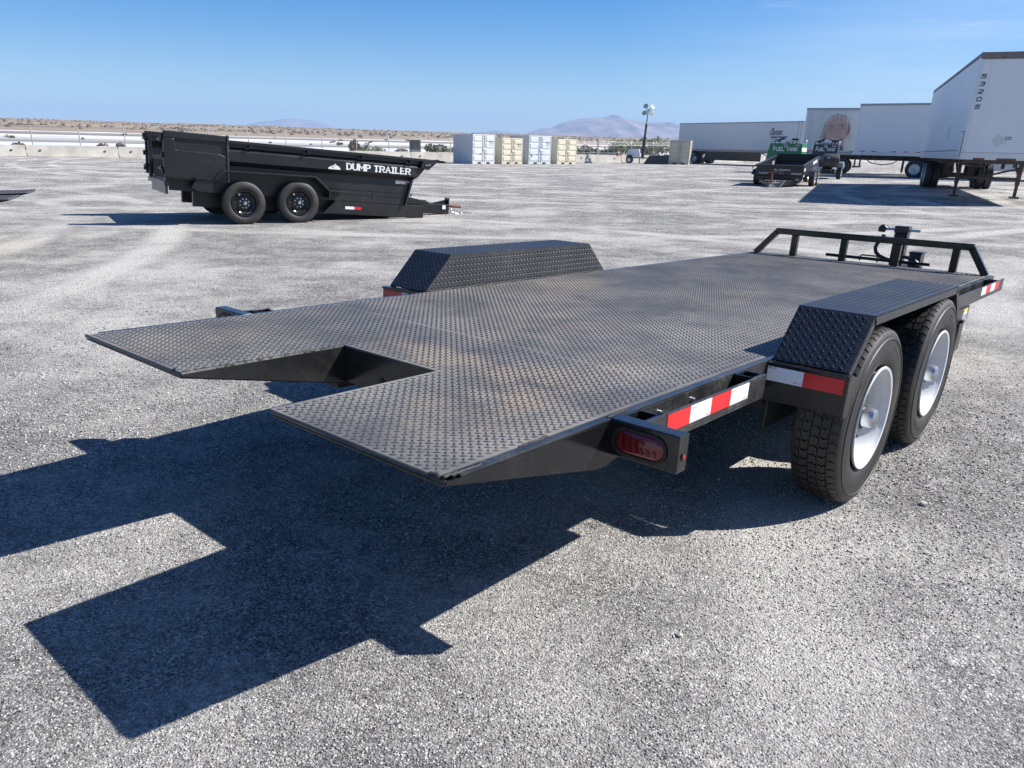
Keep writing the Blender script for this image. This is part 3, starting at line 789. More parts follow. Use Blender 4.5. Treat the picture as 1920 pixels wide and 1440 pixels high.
# weld beads: lumpy glossy seams at the tips and round the notch
def weld(pts, r, step=0.008):
    mb = MB()
    for a, c in zip(pts, pts[1:]):
        a, c = Vector(a), Vector(c); L = (c-a).length; k = max(2, int(L/step))
        line = [a.lerp(c, i/k) + Vector((0, RNG.normal(0, r*0.22), RNG.normal(0, r*0.22))) for i in range(k+1)]
        mb.tube(line, [r*RNG.uniform(0.65, 1.25) for _ in line], 6)
    return mb.build('weld_bead', 'weldpaint', T, smooth=True, ang=80)
weld([(0.004, 0.015, DK-0.001), (0.13, 0.013, DK-0.002)], 0.0065)
weld([(0.30, 0.029, DK-0.001), (0.42, 0.029, DK-0.001)], 0.0040)
weld([(0.0, N1+0.006, DK-0.002), (NU, N1+0.004, DK-0.001)], 0.0055)
weld([(0.004, 0.020, DK-0.006), (0.004, 0.055, DK-0.004)], 0.008)
weld([(0.004, N1+0.004, DK-0.006), (0.004, N1+0.06, DK-0.004)], 0.007)
weld([(0.69, 0.014, DK+0.000), (0.80, 0.014, DK+0.000)], 0.004)

# fenders
F1, F2, F3, F4, FH, FO = 1.86, 3.66, 2.06, 3.45, 0.197, 0.300
for side in (0, 1):
    yy = (lambda a: -a) if side == 0 else (lambda a: WD + a)
    fd = empty('fender', T)
    t = 0.006
    # the wrapped sheet: rear slope, top, front slope, with an outer flange and an inner wall
    for nm, (ua, za), (ub, zb) in (('fender_rear_slope', (F1, 0.0), (F3, FH)), ('fender_top', (F3, FH), (F4, FH)), ('fender_front_slope', (F4, FH), (F2, 0.0))):
        d = Vector((ub-ua, 0, zb-za)); L = d.length; d.normalize()
        nrm = Vector((-d.z, 0, d.x))
        yv = Vector((0, -1, 0)) if side == 0 else Vector((0, 1, 0))
        Xp = Matrix((d, yv, nrm if side == 1 else nrm)).transposed().to_4x4()
        Xp.translation = Vector((ua, yy(0.002), DK + za))
        mb = MB(); mb.box((0, 0, -t), (L, FO-0.002, 0), Xp)
        sh = mb.build(nm, 'fendersheet', fd)
        P, A = lug_grid(0, L, 0, FO-0.002, mg=0.010)
        lugs('tread_bars', P, A, Xp, 'fenderlug', sh, L=0.024, Wd=0.0085, h=0.0013)
        # outer flange hanging from the edge
        mb = MB(); y0 = FO-0.006
        mb.box((0, y0, -0.040), (L, FO, -t-0.0005), Xp)
        P, A = lug_grid(0, L, -0.040, -0.006, mg=0.006)
        mb.build('fender_flange', 'fendersheet', fd)
        if nm == 'fender_top':
            # rounded fold along the outer edge catches the light bar by bar
            mb = MB()
            for q in np.arange(0.012, L, 0.0219): mb.box((q, FO-0.003, -0.006), (q+0.012, FO+0.0018, 0.0008), Xp)
            o_ = mb.build('fold_edge', 'fenderlug', fd, bevel=0.0006); o_['kind'] = 'stuff'
    # inner wall along the deck edge
    if side == 1:
        yv = WD - 0.001
        mb = MB(); mb.prism([(F1, DK+0.0005), (F3, DK+FH-0.001), (F4, DK+FH-0.001), (F2, DK+0.0005)], 'y', yv-0.005, yv)
        wl_ = mb.build('fender_inner_wall', 'fendersheet', fd)
        Xp = Matrix((Vector((1,0,0)), Vector((0,0,1)), Vector((0,-1,0)))).transposed().to_4x4(); Xp.translation = Vector((0, yv-0.005, DK))
        P, A = lug_grid(F1, F2, 0, FH, lambda u, v: (v < (u-F1-0.02)/(F3-F1)*FH) & (v < (F2-0.02-u)/(F2-F4)*FH))
        lugs('tread_bars', P, A, Xp, 'fenderlug', wl_)
        weld([(F1+0.02, yv-0.008, DK+0.001), (2.6, yv-0.008, DK+0.001), (F2-0.03, yv-0.008, DK+0.001)], 0.006, 0.02)
    else:
        mb = MB(); mb.prism([(F1+.01, DK+0.0005), (F3, DK+FH-0.008), (F4, DK+FH-0.008), (F2-.01, DK+0.0005)], 'y', -0.006, -0.001)
        mb.build('fender_inner_wall', 'fendersheet', fd)
        mb = MB(); mb.prism([(F1+.01, DK-0.30), (F1+.01, DK-0.01), (F2-.01, DK-0.01), (F2-.01, DK-0.30)], 'y', -0.010, -0.002)
        mb.build('wheel_well_panel', 'under', fd)
    # mounting boxes in front of and behind the wheels
    for ua, sg in ((1.82, 1), (3.70, -1)):
        mb = MB()
        ub = ua + sg*0.008
        mb.box((ua, yy(0.0), DK-0.163), (ub, yy(0.318), DK-0.020))
        mb.box((ua - sg*0.004, yy(0.0), DK-0.0195), (ua + sg*0.045, yy(0.322), DK-0.006))
        mb.box((ub + sg*0.001, yy(0.306), DK-0.175), (ua + sg*0.095, yy(0.318), DK-0.020))
        mp_ = mb.build('fender_mount', 'black', fd, bevel=0.002)
        if sg == 1:
            mb = MB(); mb.box((ua-0.0022, yy(0.006), DK-0.079), (ua-0.0004, yy(0.150), DK-0.021)); mb.build('white_tape', 'whitetape', mp_)
            mb = MB(); mb.box((ua-0.0022, yy(0.1505), DK-0.079), (ua-0.0004, yy(0.304), DK-0.021)); mb.build('red_tape', 'redtape', mp_)
            if side == 0:
                mb = MB(); lettering(mb, "DOT-C2", (ua-0.0026, -0.115, DK-0.072), (0,-1,0), (0,0,1), 0.006, 0.16); mb.build('tape_lettering', 'redtape', mp_)
                mb = MB(); lettering(mb, "DOT-C2", (ua-0.0026, -0.010, DK-0.030), (0,-1,0), (0,0,1), 0.006, 0.16); mb.build('tape_lettering', 'redtape', mp_)

# tail light boxes
for side in (0, 1):
    yy = (lambda a: -a) if side == 0 else (lambda a: WD + a)
    mb = MB(); mb.box((0.690, yy(-0.010), DK-0.112), (0.748, yy(0.228), DK+0.001))
    tb = mb.build('tail_light_box', 'black', T, bevel=0.004)
    def oval(u0, u1, yc, zc, hw, hh, mat, nm, par, inner=None):
        mb = MB(); k = 14; pts = []
        for q in range(2*k):
            a = math.pi/2 + math.pi*q/(k-1) if q < k else -math.pi/2 + math.pi*(q-k)/(k-1)
            cx = -(hw-hh) if q < k else (hw-hh)
            pts.append((cx + hh*math.cos(a), hh*math.sin(a)))
        if inner is None:
            nP = len(pts); vs = [(u0, yc+p[0], zc+p[1]) for p in pts] + [(u1-0.0, yc+p[0]*0.93, zc+p[1]*0.85) for p in pts]
            mb.add(vs, [tuple(range(nP, 2*nP))] + [(i, (i+1) % nP, nP+(i+1) % nP, nP+i) for i in range(nP)])
        else:
            nP = len(pts); sc = [(1.0, u0), (1.0, u1), (inner, u1), (inner*0.97, u0-0.001)]
            vs = []
            for s_, u_ in sc: vs += [(u_, yc + (p[0]*(hw-(1-s_)*hh)/hw), zc + p[1]*s_) for p in pts]
            mb.add(vs, [(r*nP+i, r*nP+(i+1) % nP, (r+1)*nP+(i+1) % nP, (r+1)*nP+i) for r in range(3) for i in range(nP)])
        return mb.build(nm, mat, par, smooth=True, ang=50)
    yc, zc = yy(0.103), DK-0.058
    oval(0.690, 0.685, yc, zc, 0.092, 0.044, 'lensring', 'lamp_gasket', tb, inner=0.80)
    ln = oval(0.6895, 0.684, yc, zc, 0.082, 0.034, 'lens', 'tail_lamp', tb)
    for k in range(6):
        y_ = yc + (k-2.5)*0.022
        mb = MB(); mb.add([(0.6833, y_-0.009, zc-0.024), (0.6833, y_+0.004, zc-0.024), (0.6820, y_+0.010, zc+0.002), (0.6833, y_+0.009, zc+0.024), (0.6833, y_-0.004, zc+0.024), (0.6820, y_-0.003, zc-0.002)], [(0,1,2,5), (5,2,3,4)]); mb.build('lens_rib', 'lensrib', ln)
    # side marker lamp on the end of the box
    xm = yy(0.2285)
    mb = MB(); sg = -1 if side == 0 else 1
    mb.lathe([(0, 0.010), (sg*0.003, 0.0105), (sg*0.004, 0.008), (sg*0.003, 0.0075)], 16, Matrix.Translation((0.720, xm, DK-0.065))); mb.build('marker_bezel', 'lensring', tb, smooth=True)
    mb = MB(); mb.lathe([(0, 0.0072), (sg*0.004, 0.0062), (sg*0.0055, 0.003), (sg*0.006, 0.0)], 14, Matrix.Translation((0.720, xm, DK-0.065))); mb.build('marker_lamp', 'redtape', tb, smooth=True)

# rub rails, stake pockets, reflective tape
for side in (0, 1):
    yy = (lambda a: -a) if side == 0 else (lambda a: WD + a)
    for (ua, ub, pk, tapes) in (((0.749, 1.60, (0.755, 1.51), [(0.870, 1.015, 'r'), (1.016, 1.160, 'w'), (1.161, 1.306, 'r'), (1.307, 1.450, 'w')]),
                                (3.712, 6.22, (4.75, 5.96), [(5.40, 5.559, 'w'), (5.560, 5.719, 'r'), (5.720, 5.879, 'w'), (5.880, 6.04, 'r')]))
                                if side == 0 else ((0.749, 0.90, (0.790,), []),)):
        mb = MB(); mb.box((ua, yy(0.080), DK-0.088), (ub, yy(0.089), DK-0.002))
        mb.box((ua, yy(0.0085), DK-0.0955), (ub, yy(0.089), DK-0.0885))
        rr_ = mb.build('rub_rail', 'edge', T, bevel=0.002)
        for (ta, tb2, c) in tapes:
            mb = MB(); mb.box((ta, yy(0.0894), DK-0.066), (tb2, yy(0.0906), DK-0.007))
            mb.build('red_tape' if c == 'r' else 'white_tape', 'redtape' if c == 'r' else 'whitetape', rr_)
            if c == 'w' and side == 0 and ub < 2:
                for (pu, pz) in ((ta+0.008, DK-0.019), (tb2-0.034, DK-0.062)):
                    mb = MB(); lettering(mb, "DOT-C2", (pu, -0.0912, pz), (1,0,0), (0,0,1), 0.006, 0.16); mb.build('tape_lettering', 'redtape', rr_)
        for pu in pk:
            mb = MB(); w_ = 0.085
            mb.box((pu, yy(0.002), DK-0.10), (pu+0.006, yy(0.079), DK-0.0035)); mb.box((pu+w_-0.006, yy(0.002), DK-0.10), (pu+w_, yy(0.079), DK-0.0035))
            mb.box((pu+0.0065, yy(0.071), DK-0.10), (pu+w_-0.0065, yy(0.079), DK-0.004)); mb.box((pu+0.0065, yy(0.002), DK-0.10), (pu+w_-0.0065, yy(0.010), DK-0.004))
            mb.build('stake_pocket', 'black', T, bevel=0.0012)
        for pu in (([ua+0.23, ua+0.45] if ub < 2 else [ua+0.06, ua+1.35]) if side == 0 else []):
            mb = MB(); mb.lathe([(0, 0.011), (-0.009, 0.011), (-0.012, 0.006), (-0.012, 0)], 10, Matrix.Translation((pu, yy(0.0) if side == 0 else yy(0.013), DK-0.045))); mb.build('bolt_head', 'chrome', T, smooth=True)
# pump box hung under the front of the right side
mb = MB(); mb.prism([(3.74, DK-0.115), (5.20, DK-0.115), (5.20, DK-0.20), (5.02, DK-0.285), (3.74, DK-0.300)], 'y', -0.072, -0.010)
pb = mb.build('pump_box', 'edge', T, bevel=0.003)
for (ua, ub, za, zb, c) in ((5.03, 5.15, 0.215, 0.155, 'whiteprint'), (5.035, 5.15, 0.1545, 0.128, 'yellowprint'), (3.88, 3.94, 0.205, 0.170, 'whiteprint')):
    mb = MB(); mb.box((ua, -0.0735, DK-za), (ub, -0.0723, DK-zb)); mb.build('warning_sticker', c, pb)
mb = MB()
for q in range(4): mb.box((5.045+q*0.026, -0.0742, DK-0.208), (5.058+q*0.026, -0.0736, DK-0.164))
mb.build('sticker_print', 'greyprint', pb)

# front rail
mb = MB()
ur = LN-0.055
mb.beam((ur, 1.985, DK), (ur, 1.795, DK+0.213), 0.052, 0.052, (1,0,0)); mb.beam((ur, 0.045, DK), (ur, 0.185, DK+0.213), 0.052, 0.052, (1,0,0))
mb.box((ur-0.026, 0.168, DK+0.188), (ur+0.026, 1.812, DK+0.241))
fr = mb.build('front_rail', 'black', T, bevel=0.004)
for v in (0.287, 0.735, 1.180, 1.625):
    mb = MB(); mb.box((ur-0.025, v-0.028, DK+0.0005), (ur+0.025, v+0.028, DK+0.1875)); mb.build('rail_post', 'black', fr, bevel=0.003)

# jack, cable loop, tongue bits in front of the rail
uj = LN+0.42
jk = empty('tongue_jack', T)
mb = MB(); mb.box((uj-0.045, 0.79, DK-0.50), (uj+0.045, 0.90, DK+0.255)); mb.build('jack_tube', 'black', jk, bevel=0.006)
mb = MB(); mb.box((uj-0.05, 0.785, DK+0.256), (uj+0.05, 0.905, DK+0.318)); mb.build('jack_head', 'black', jk, bevel=0.005)
mb = MB(); mb.tube([(uj, 0.70, DK+0.283), (uj, 1.015, DK+0.285)], 0.011, 10); mb.build('crank_shaft', 'chrome', jk, smooth=True)
mb = MB(); mb.prism([(0.995, DK+0.252), (1.05, DK+0.254), (1.053, DK+0.295), (1.028, DK+0.32), (1.003, DK+0.32), (0.978, DK+0.295)], 'x', uj-0.014, uj+0.014); mb.build('crank_hub', 'black', jk, bevel=0.004)
mb = MB(); mb.box((uj-0.09, 0.77, DK-0.52), (uj+0.09, 0.92, DK-0.50)); mb.box((uj-0.03, 0.81, DK-0.545), (uj+0.03, 0.88, DK-0.5201)); mb.build('jack_foot', 'black', jk)
mb = MB()
pts = [(uj-0.10, v_, DK+w_) for v_, w_ in ((0.965, 0.235), (0.985, 0.20), (1.012, 0.155), (1.022, 0.115), (1.010, 0.075), (0.975, 0.045), (0.925, 0.026), (0.86, 0.010))]
mb.tube(pts, 0.017, 8); mb.build('cable_loop', 'hose', T, smooth=True)
mb = MB(); mb.tube([(LN+0.20, 1.41, DK+0.022), (LN+0.20, 0.52, DK+0.020)], 0.014, 8); mb.build('prop_bar', 'black', T, smooth=True)
mb = MB(); mb.tube([(LN+0.16, 1.09, DK+0.0), (LN+0.16, 1.09, DK+0.045), (LN+0.16, 1.075, DK+0.053), (LN+0.16, 0.955, DK+0.053), (LN+0.16, 0.94, DK+0.045), (LN+0.16, 0.94, DK+0.0)], 0.007, 6); mb.build('chain_hook', 'black', T, smooth=True)
mb = MB(); mb.box((uj-0.03, 0.645, DK-0.06), (uj+0.10, 0.745, DK+0.085)); bx = mb.build('battery_box', 'edge', T, bevel=0.006)
mb = MB(); mb.box((uj-0.035, 0.638, DK+0.0855), (uj+0.105, 0.752, DK+0.102)); mb.build('box_lid', 'black', bx, bevel=0.005)
mb = MB()
pts = [(uj-0.06, 0.80 - 0.16*math.sin(R_(q*9)), DK-0.03 + 0.085*math.cos(R_(q*9))) for q in range(11)]
mb.tube(pts, 0.016, 8); mb.build('cable_loop', 'hose', T, smooth=True)
# underframe
mb = MB()
for v in (0.52, 1.43): mb.box((0.78, v, DK-0.24), (LN, v+0.08, DK-0.115))
fr_ = mb.build('main_beam', 'under', T)
mb = MB()
for q in np.arange(1.2, LN, 0.62): mb.box((q, 0.052, DK-0.113), (q+0.05, WD-0.052, DK-0.010))
mb.build('cross_member', 'under', T)
mb = MB(); mb.beam((LN-0.3, 0.55, DK-0.19), (LN+1.25, WD/2-0.06, DK-0.19), 0.075, 0.12); mb.beam((LN-0.3, 1.48, DK-0.19), (LN+1.25, WD/2+0.06, DK-0.19), 0.075, 0.12)
mb.box((LN+1.15, WD/2-0.08, DK-0.25), (LN+1.42, WD/2+0.08, DK-0.10)); mb.build('tongue', 'under', T, bevel=0.004)
mb = MB(); mb.box((uj-0.06, 0.62, DK-0.13), (uj+0.06, 1.42, DK-0.05)); mb.build('tongue_cross_tube', 'under', T)

# wheels
TR, TW = 0.385, 0.212
def tyre_mesh(name, parent, R, Wt, rr, mat, blocks=58, ribs=5, tread=True):
    mb = MB(); h = Wt/2
    g = R-0.011 if tread else R
    prof = [(-h*0.70, rr), (-h*0.80, rr+0.006), (-h*0.95, rr+0.035), (-h*1.0, rr+(R-rr)*0.42), (-h*0.985, rr+(R-rr)*0.50), (-h*0.99, rr+(R-rr)*0.56), (-h*0.965, rr+(R-rr)*0.70), (-h*0.995, rr+(R-rr)*0.71), (-h*0.995, rr+(R-rr)*0.75), (-h*0.955, rr+(R-rr)*0.765), (-h*0.945, rr+(R-rr)*0.82), (-h*0.90, R-0.020), (-h*0.84, g),
            (-h*0.4, g+0.002), (0, g+0.003), (h*0.4, g+0.002), (h*0.84, g), (h*0.90, R-0.020), (h*0.96, rr+(R-rr)*0.74), (h*1.0, rr+(R-rr)*0.42), (h*0.95, rr+0.035), (h*0.70, rr)]
    mb.lathe(prof, 72)
    if tread:
        edges = np.linspace(-h*0.86, h*0.86, ribs+1)
        for k in range(ribs):
            y0, y1 = edges[k] + 0.0035, edges[k+1] - 0.0035
            outer = k in (0, ribs-1)
            for j in range(blocks):
                a0 = 2*math.pi*(j + (0.33*k))/blocks; a1 = a0 + 2*math.pi/blocks*0.80
                sk = 0.25*2*math.pi/blocks*(1 if k % 2 else -1)
                ym = (y0+y1)/2
                loc = []
                for r in (g-0.004, R - (0.004 if outer else 0.0)):
                    for (y, da, db) in ((y0, 0, 0), (ym, sk, sk), (y1, sk*0.4, sk*0.4)):
                        rr2 = r - (0.006 if (outer and ((k == 0 and y == y0) or (k and y == y1))) else 0)
                        for a in (a0+da, a1+db): loc.append((rr2*math.cos(a), y, rr2*math.sin(a)))
                mb.add(loc, [(6,7,9,8),(8,9,11,10),(0,6,8,2),(2,8,10,4),(7,1,3,9),(9,3,5,11),(0,1,7,6),(4,10,11,5)])
    return mb.build(name, mat, parent, smooth=True, ang=35)
def make_wheel(parent, x, y, z, rz=0.0):
    w = empty('wheel', parent, (x, y, z), rz)
    ty = tyre_mesh('tyre', w, TR, TW, 0.218, 'rubber')
    # raised sidewall lettering band, broken into bars
    mb = MB()
    for ring, spans in ((0.315, [(20, 75), (200, 255)]), (0.292, [(110, 150), (290, 330)])):
        for (s0, s1) in spans:
            a = s0
            while a < s1:
                wd = RNG.uniform(1.6, 3.4)
                vs = []
                for r in (ring-0.011, ring+0.011):
                    for q in (a, a+wd): vs.append((r*math.cos(R_(q)), -TW/2*0.992 + (0.35*abs(r-0.29))*0.25, r*math.sin(R_(q))))
                vs2 = [(p[0], p[1]-0.0016, p[2]) for p in vs]
                mb.add(vs + vs2, [(4,5,7,6),(0,4,6,2),(1,3,7,5),(0,1,5,4),(2,6,7,3)])
                a += wd + 1.3
    o_ = mb.build('sidewall_lettering', 'rubber', w); o_['kind'] = 'stuff'
    mb = MB()
    mb.lathe([(-0.093, 0.2195), (-0.101, 0.224), (-0.106, 0.222), (-0.104, 0.212), (-0.088, 0.205), (-0.080, 0.196), (-0.030, 0.187), (0.0, 0.182), (0.030, 0.180)], 64)
    mb.lathe([(0.030, 0.1795), (0.09, 0.2), (0.10, 0.222)], 48)
    rm = mb.build('rim', 'whiterim', w, smooth=True, ang=50)
    mb = MB(); mb.lathe([(-0.022, 0.1855), (-0.012, 0.178), (-0.008, 0.150), (-0.022, 0.122), (-0.030, 0.082), (-0.036, 0.078), (-0.036, 0.048)], 48); mb.build('wheel_disc', 'dustyrim', w, smooth=True, ang=50)
    for q in range(8):
        a = 2*math.pi*q/8 + 0.59
        mb = MB(); mb.lathe([(-0.0155, 0.017), (-0.0165, 0.0)], 14, Matrix.Translation((0.147*math.cos(a), 0, 0.147*math.sin(a)))); mb.build('vent_hole', 'contdark', w)
    mb = MB(); mb.lathe([(-0.030, 0.064), (-0.048, 0.060), (-0.066, 0.056), (-0.068, 0.046), (-0.04, 0.046)], 32); mb.build('hub', 'under', w, smooth=True)
    mb = MB(); mb.lathe([(-0.060, 0.044), (-0.098, 0.0425), (-0.110, 0.038), (-0.115, 0.028), (-0.117, 0.0)], 32); mb.build('hub_cap', 'chrome', w, smooth=True)
    for q in range(8):
        a = 2*math.pi*q/8 + 0.2
        mb = MB(); mb.lathe([(-0.022, 0.0135), (-0.048, 0.0135), (-0.053, 0.008), (-0.053, 0.0)], 6, Matrix.Translation((0.098*math.cos(a), 0, 0.098*math.sin(a)))); mb.build('lug_nut', 'darksteel', w)
    mb = MB(); mb.tube([(0.155*math.cos(4.1), -0.02, 0.155*math.sin(4.1)), (0.150*math.cos(4.1), -0.075, 0.150*math.sin(4.1))], 0.006, 8); mb.build('valve_stem', 'hose', w, smooth=True)
    return w
w1 = None
for ux in (2.245, 3.234):
    zc = 0.385 + 0.0278*ux
    for side in (0, 1):
        y, rz = (-0.325 + TW/2, 0.0) if side == 0 else (WD + 0.325 - TW/2, math.pi)
        if w1 is None: w1 = make_wheel(T, ux, y, zc)
        else:
            c = copy_tree(w1, T); c.location = (ux, y, zc); c.rotation_euler = (0, 0.37*ux, rz)
    mb = MB(); mb.tube([(ux, -0.05, zc), (ux, WD+0.05, zc)], 0.045, 12); mb.build('axle', 'under', T, smooth=True)
    for v in (0.18, WD-0.18):
        mb = MB()
        for k in range(4): 
            s_ = 0.42 - 0.07*k
            mb.prism([(ux-s_, zc+0.115-0.010*k), (ux, zc+0.058-0.010*k), (ux+s_, zc+0.115-0.010*k), (ux+s_, zc+0.123-0.010*k), (ux, zc+0.066-0.010*k), (ux-s_, zc+0.123-0.010*k)], 'y', v-0.03, v+0.03)
        mb.box((ux-0.05, v-0.04, zc-0.055), (ux+0.05, v+0.04, zc+0.075)); mb.build('leaf_spring', 'under', T)

# a second trailer of the same make stands at the left edge of the view
T2 = copy_tree(T)
T2.matrix_world = frame(-6.58, 11.54, -0.94, -0.36, 0.0278, z=0.0)
T2['label'] = 'black tread plate tail of another flat deck trailer at the left edge of the yard'

# ------------------------------------------------------------------ simple wheel for the vehicles further off
def far_wheel(parent, x, y, z, R, Wt, rr, rim='alulite', side=-1, disc=0.5, holes=0, dual=False, flat=0.0, tyre='rubberdark', nuts=0, capmat='chrome', steer=False):
    w = empty('wheel', parent, (x, y, z), 0.0 if side < 0 else math.pi)
    h = Wt/2
    mb = MB()
    prof = [(-h*0.75, rr), (-h*0.97, rr+0.04), (-h, rr+(R-rr)*0.5), (-h*0.95, R-0.035), (-h*0.80, R), (-h*0.4, R-0.002), (-h*0.36, R-0.014), (-h*0.30, R-0.014), (-h*0.26, R), (h*0.26, R), (h*0.30, R-0.014), (h*0.36, R-0.014), (h*0.4, R), (h*0.80, R), (h*0.95, R-0.035), (h, rr+(R-rr)*0.5), (h*0.97, rr+0.04), (h*0.75, rr)]
    mb.lathe(prof, 48)
    if dual: mb.lathe([(y_ + Wt*1.12, r_) for y_, r_ in prof], 48)
    if flat > 0: mb.v = [(p[0]*(1.0 + (0.06 if p[2] < -R+flat else 0)), p[1], max(p[2], -R+flat)) for p in mb.v]
    mb.build('tyre', tyre, w, smooth=True, ang=40)
    mb = MB(); d0 = -h*(1-disc)
    mb.lathe([(-h*0.80, rr+0.004), (-h*0.95, rr+0.002), (-h*0.93, rr-0.014), (-h*0.62, rr-0.028), (d0, rr-0.045), (d0+0.012, rr*0.62), (d0-0.012, rr*0.44), (d0-0.012, 0.0)], 40)
    mb.lathe([(0.0, rr-0.002), (h*0.9, rr+0.002), (h*0.6, rr-0.05), (h*0.55, 0.0)], 32)
    mb.build('rim', rim, w, smooth=True, ang=45)
    if holes:
        mb = MB()
        for q in range(holes):
            a = 2*math.pi*q/holes
            mb.lathe([(d0-0.004, rr*0.085), (d0+0.001, 0.0)], 10, Matrix.Translation((rr*0.68*math.cos(a), 0, rr*0.68*math.sin(a))))
        mb.build('rim_hole', 'contdark', w)
    if nuts:
        for q in range(nuts):
            a = 2*math.pi*(q+.5)/nuts
            mb = MB(); mb.lathe([(d0, 0.013), (d0-0.028, 0.013), (d0-0.032, 0.0)], 6, Matrix.Translation((rr*0.36*math.cos(a), 0, rr*0.36*math.sin(a)))); mb.build('lug_nut', capmat, w)
    mb = MB(); mb.lathe([(d0-0.005, rr*0.20), (d0-0.06, rr*0.19), (d0-0.08, rr*0.12), (d0-0.083, 0.0)], 20); mb.build('hub_cap', capmat, w, smooth=True)
    return w

# ------------------------------------------------------------------ dump trailer
DP = 0.071
dm = frame(-4.04, 14.60, 0.86, 0.51, DP, z=0.0)
D = root('dump_trailer', 'black dump trailer with white DUMP TRAILER lettering and black wheels', 'trailer', dm)
YL = 2.10; YR = 0.20; S0 = -1.74
def sf(t):
    return float(np.interp(t, [0.47, 0.62, 0.96, 1.05, 1.11, 1.20, 1.385], [2.80, 2.83, 2.92, 3.01, 3.09, 3.13, 3.37]))
for side in (0, 1):
    yy = (lambda a: YR + a) if side == 0 else (lambda a: YL - a)
    # the side is folded sheet: recess, bevel, outer panel, undercut, lower wall
    fold = [(1.335, 0.060), (1.275, 0.060), (1.215, 0.004), (1.205, 0.0), (1.035, 0.0), (0.955, 0.100), (0.470, 0.100)]
    mb = MB()
    for (ta, ya), (tb, yb) in zip(fold, fold[1:]):
        mb.add([(S0, yy(ya), ta), (sf(ta), yy(ya), ta), (sf(tb), yy(yb), tb), (S0, yy(yb), tb),
                (S0, yy(ya+.02), ta), (sf(ta)-.01, yy(ya+.02), ta), (sf(tb)-.01, yy(yb+.02), tb), (S0, yy(yb+.02), tb)],
               [(0,1,2,3),(7,6,5,4),(0,4,5,1),(2,6,7,3),(1,5,6,2),(0,3,7,4)])
    sdw = mb.build('side_wall', 'blackmatte', D)
    mb = MB(); mb.box((S0, yy(-0.030), 1.337), (3.30, yy(0.055), 1.387)); mb.build('top_rail', 'blackmatte', D, bevel=0.006)
    for s_ in (-1.05, -0.36, 0.70, 1.78, 2.80):
        mb = MB()
        mb.tube([(s_-0.02, yy(0.04), 1.325), (s_-0.01, yy(-0.035), 1.315), (s_-0.045, yy(-0.045), 1.262), (s_-0.085, yy(-0.03), 1.262), (s_-0.09, yy(-0.02), 1.285)], 0.012, 6)
        mb.box((s_+0.005, yy(0.05), 1.270), (s_+0.035, yy(-0.02), 1.335)); mb.build('tarp_hook', 'black', D, smooth=True)
    # welded seams low on the wall
    mb = MB(); mb.box((S0, yy(0.093), 0.690), (2.845, yy(0.0995), 0.697)); mb.box((1.2, yy(0.093), 0.600), (2.82, yy(0.0995), 0.606)); mb.box((2.05, yy(0.092), 0.555), (2.12, yy(0.0995), 0.68))
    mb.build('wall_seam', 'blackmatte', sdw)
    # front cap where the top rail ends
    mb = MB(); mb.prism([(3.02, 1.210), (3.20, 1.180), (3.44, 1.395), (3.38, 1.400), (3.06, 1.345)], 'y', yy(-0.045), yy(0.02)); fc = mb.build('front_cap', 'blackmatte', D, bevel=0.006)
    for q in (3.13, 3.17, 3.21):
        mb = MB(); mb.lathe([(0, 0.018), (-0.02 if side == 0 else 0.02, 0.016), (-0.022 if side == 0 else 0.022, 0)], 8, Matrix.Translation((q, yy(-0.045), 1.265 + (q-3.13)*0.2))); mb.build('bolt_head', 'chrome', fc)
    # fender: flat top, slopes at both ends, step plate in front
    yo = yy(-0.235)
    mb = MB()
    pr_ = [(-1.02, 0.700), (-0.86, 0.850), (0.78, 0.868), (1.05, 0.640), (1.05, 0.520), (1.075, 0.520), (1.075, 0.655), (0.80, 0.893), (-0.88, 0.877), (-1.05, 0.712)]
    mb.prism(pr_, 'y', yo, yy(0.099)); mb.build('fender', 'blackmatte', D, bevel=0.003)
    mb = MB(); mb.box((1.078, yo, 0.632), (1.40, yy(0.098), 0.662)); mb.build('fender_step', 'blackmatte', D, bevel=0.004)
    mb = MB(); mb.box((-1.36, yo, 0.700), (-1.06, yy(0.098), 0.725)); mb.prism([(-1.34, 0.699), (-1.06, 0.699), (-1.06, 0.48), (-1.30, 0.49), (-1.42, 0.55)], 'y', yy(-0.20), yy(0.06)); mb.build('fender_step', 'blackmatte', D, bevel=0.004)
    # rear door swung right round against the side
    ys = yy(-0.13)
    sg = 1 if side == 0 else -1
    mb = MB()
    t0, t1, u0, u1 = 0.690, 1.445, -1.84, -0.775
    mb.box((u0, ys, t0), (u1, ys + sg*0.045, t1))
    dr = mb.build('rear_door', 'blackmatte', D, bevel=0.004)
    mb = MB()
    yf = ys - sg*0.001; yp = ys - sg*0.032
    mb.prism([(u0+0.0, 1.33), (u1-0.03, 1.335), (u1-0.03, 1.445), (u0, 1.445)], 'y', yf, yp)
    mb.prism([(u0+0.0, 0.690), (u1-0.03, 0.690), (u1-0.03, 1.10), (u1-0.16, 1.145), (u0+0.20, 1.150), (u0+0.17, 1.33), (u0, 1.33)], 'y', yf, yp)
    mb.build('door_skin', 'blackmatte', dr, bevel=0.014)
    mb = MB(); mb.box((u1-0.028, ys + sg*0.06, t0-0.01), (u1+0.01, ys - sg*0.045, t1+0.012)); mb.build('door_edge_post', 'edge', dr, bevel=0.003)
    mb = MB(); mb.box((u0-0.01, ys + sg*0.05, t0-0.015), (u1-0.03, ys - sg*0.036, t0-0.002)); mb.build('door_sill', 'blackmatte', dr)
    for t_ in (1.36, 1.05, 0.78):
        mb = MB(); mb.tube([(u0-0.02, ys+sg*0.02, t_-0.045), (u0-0.02, ys+sg*0.02, t_+0.045)], 0.024, 8); mb.build('hinge', 'black', dr, smooth=True)
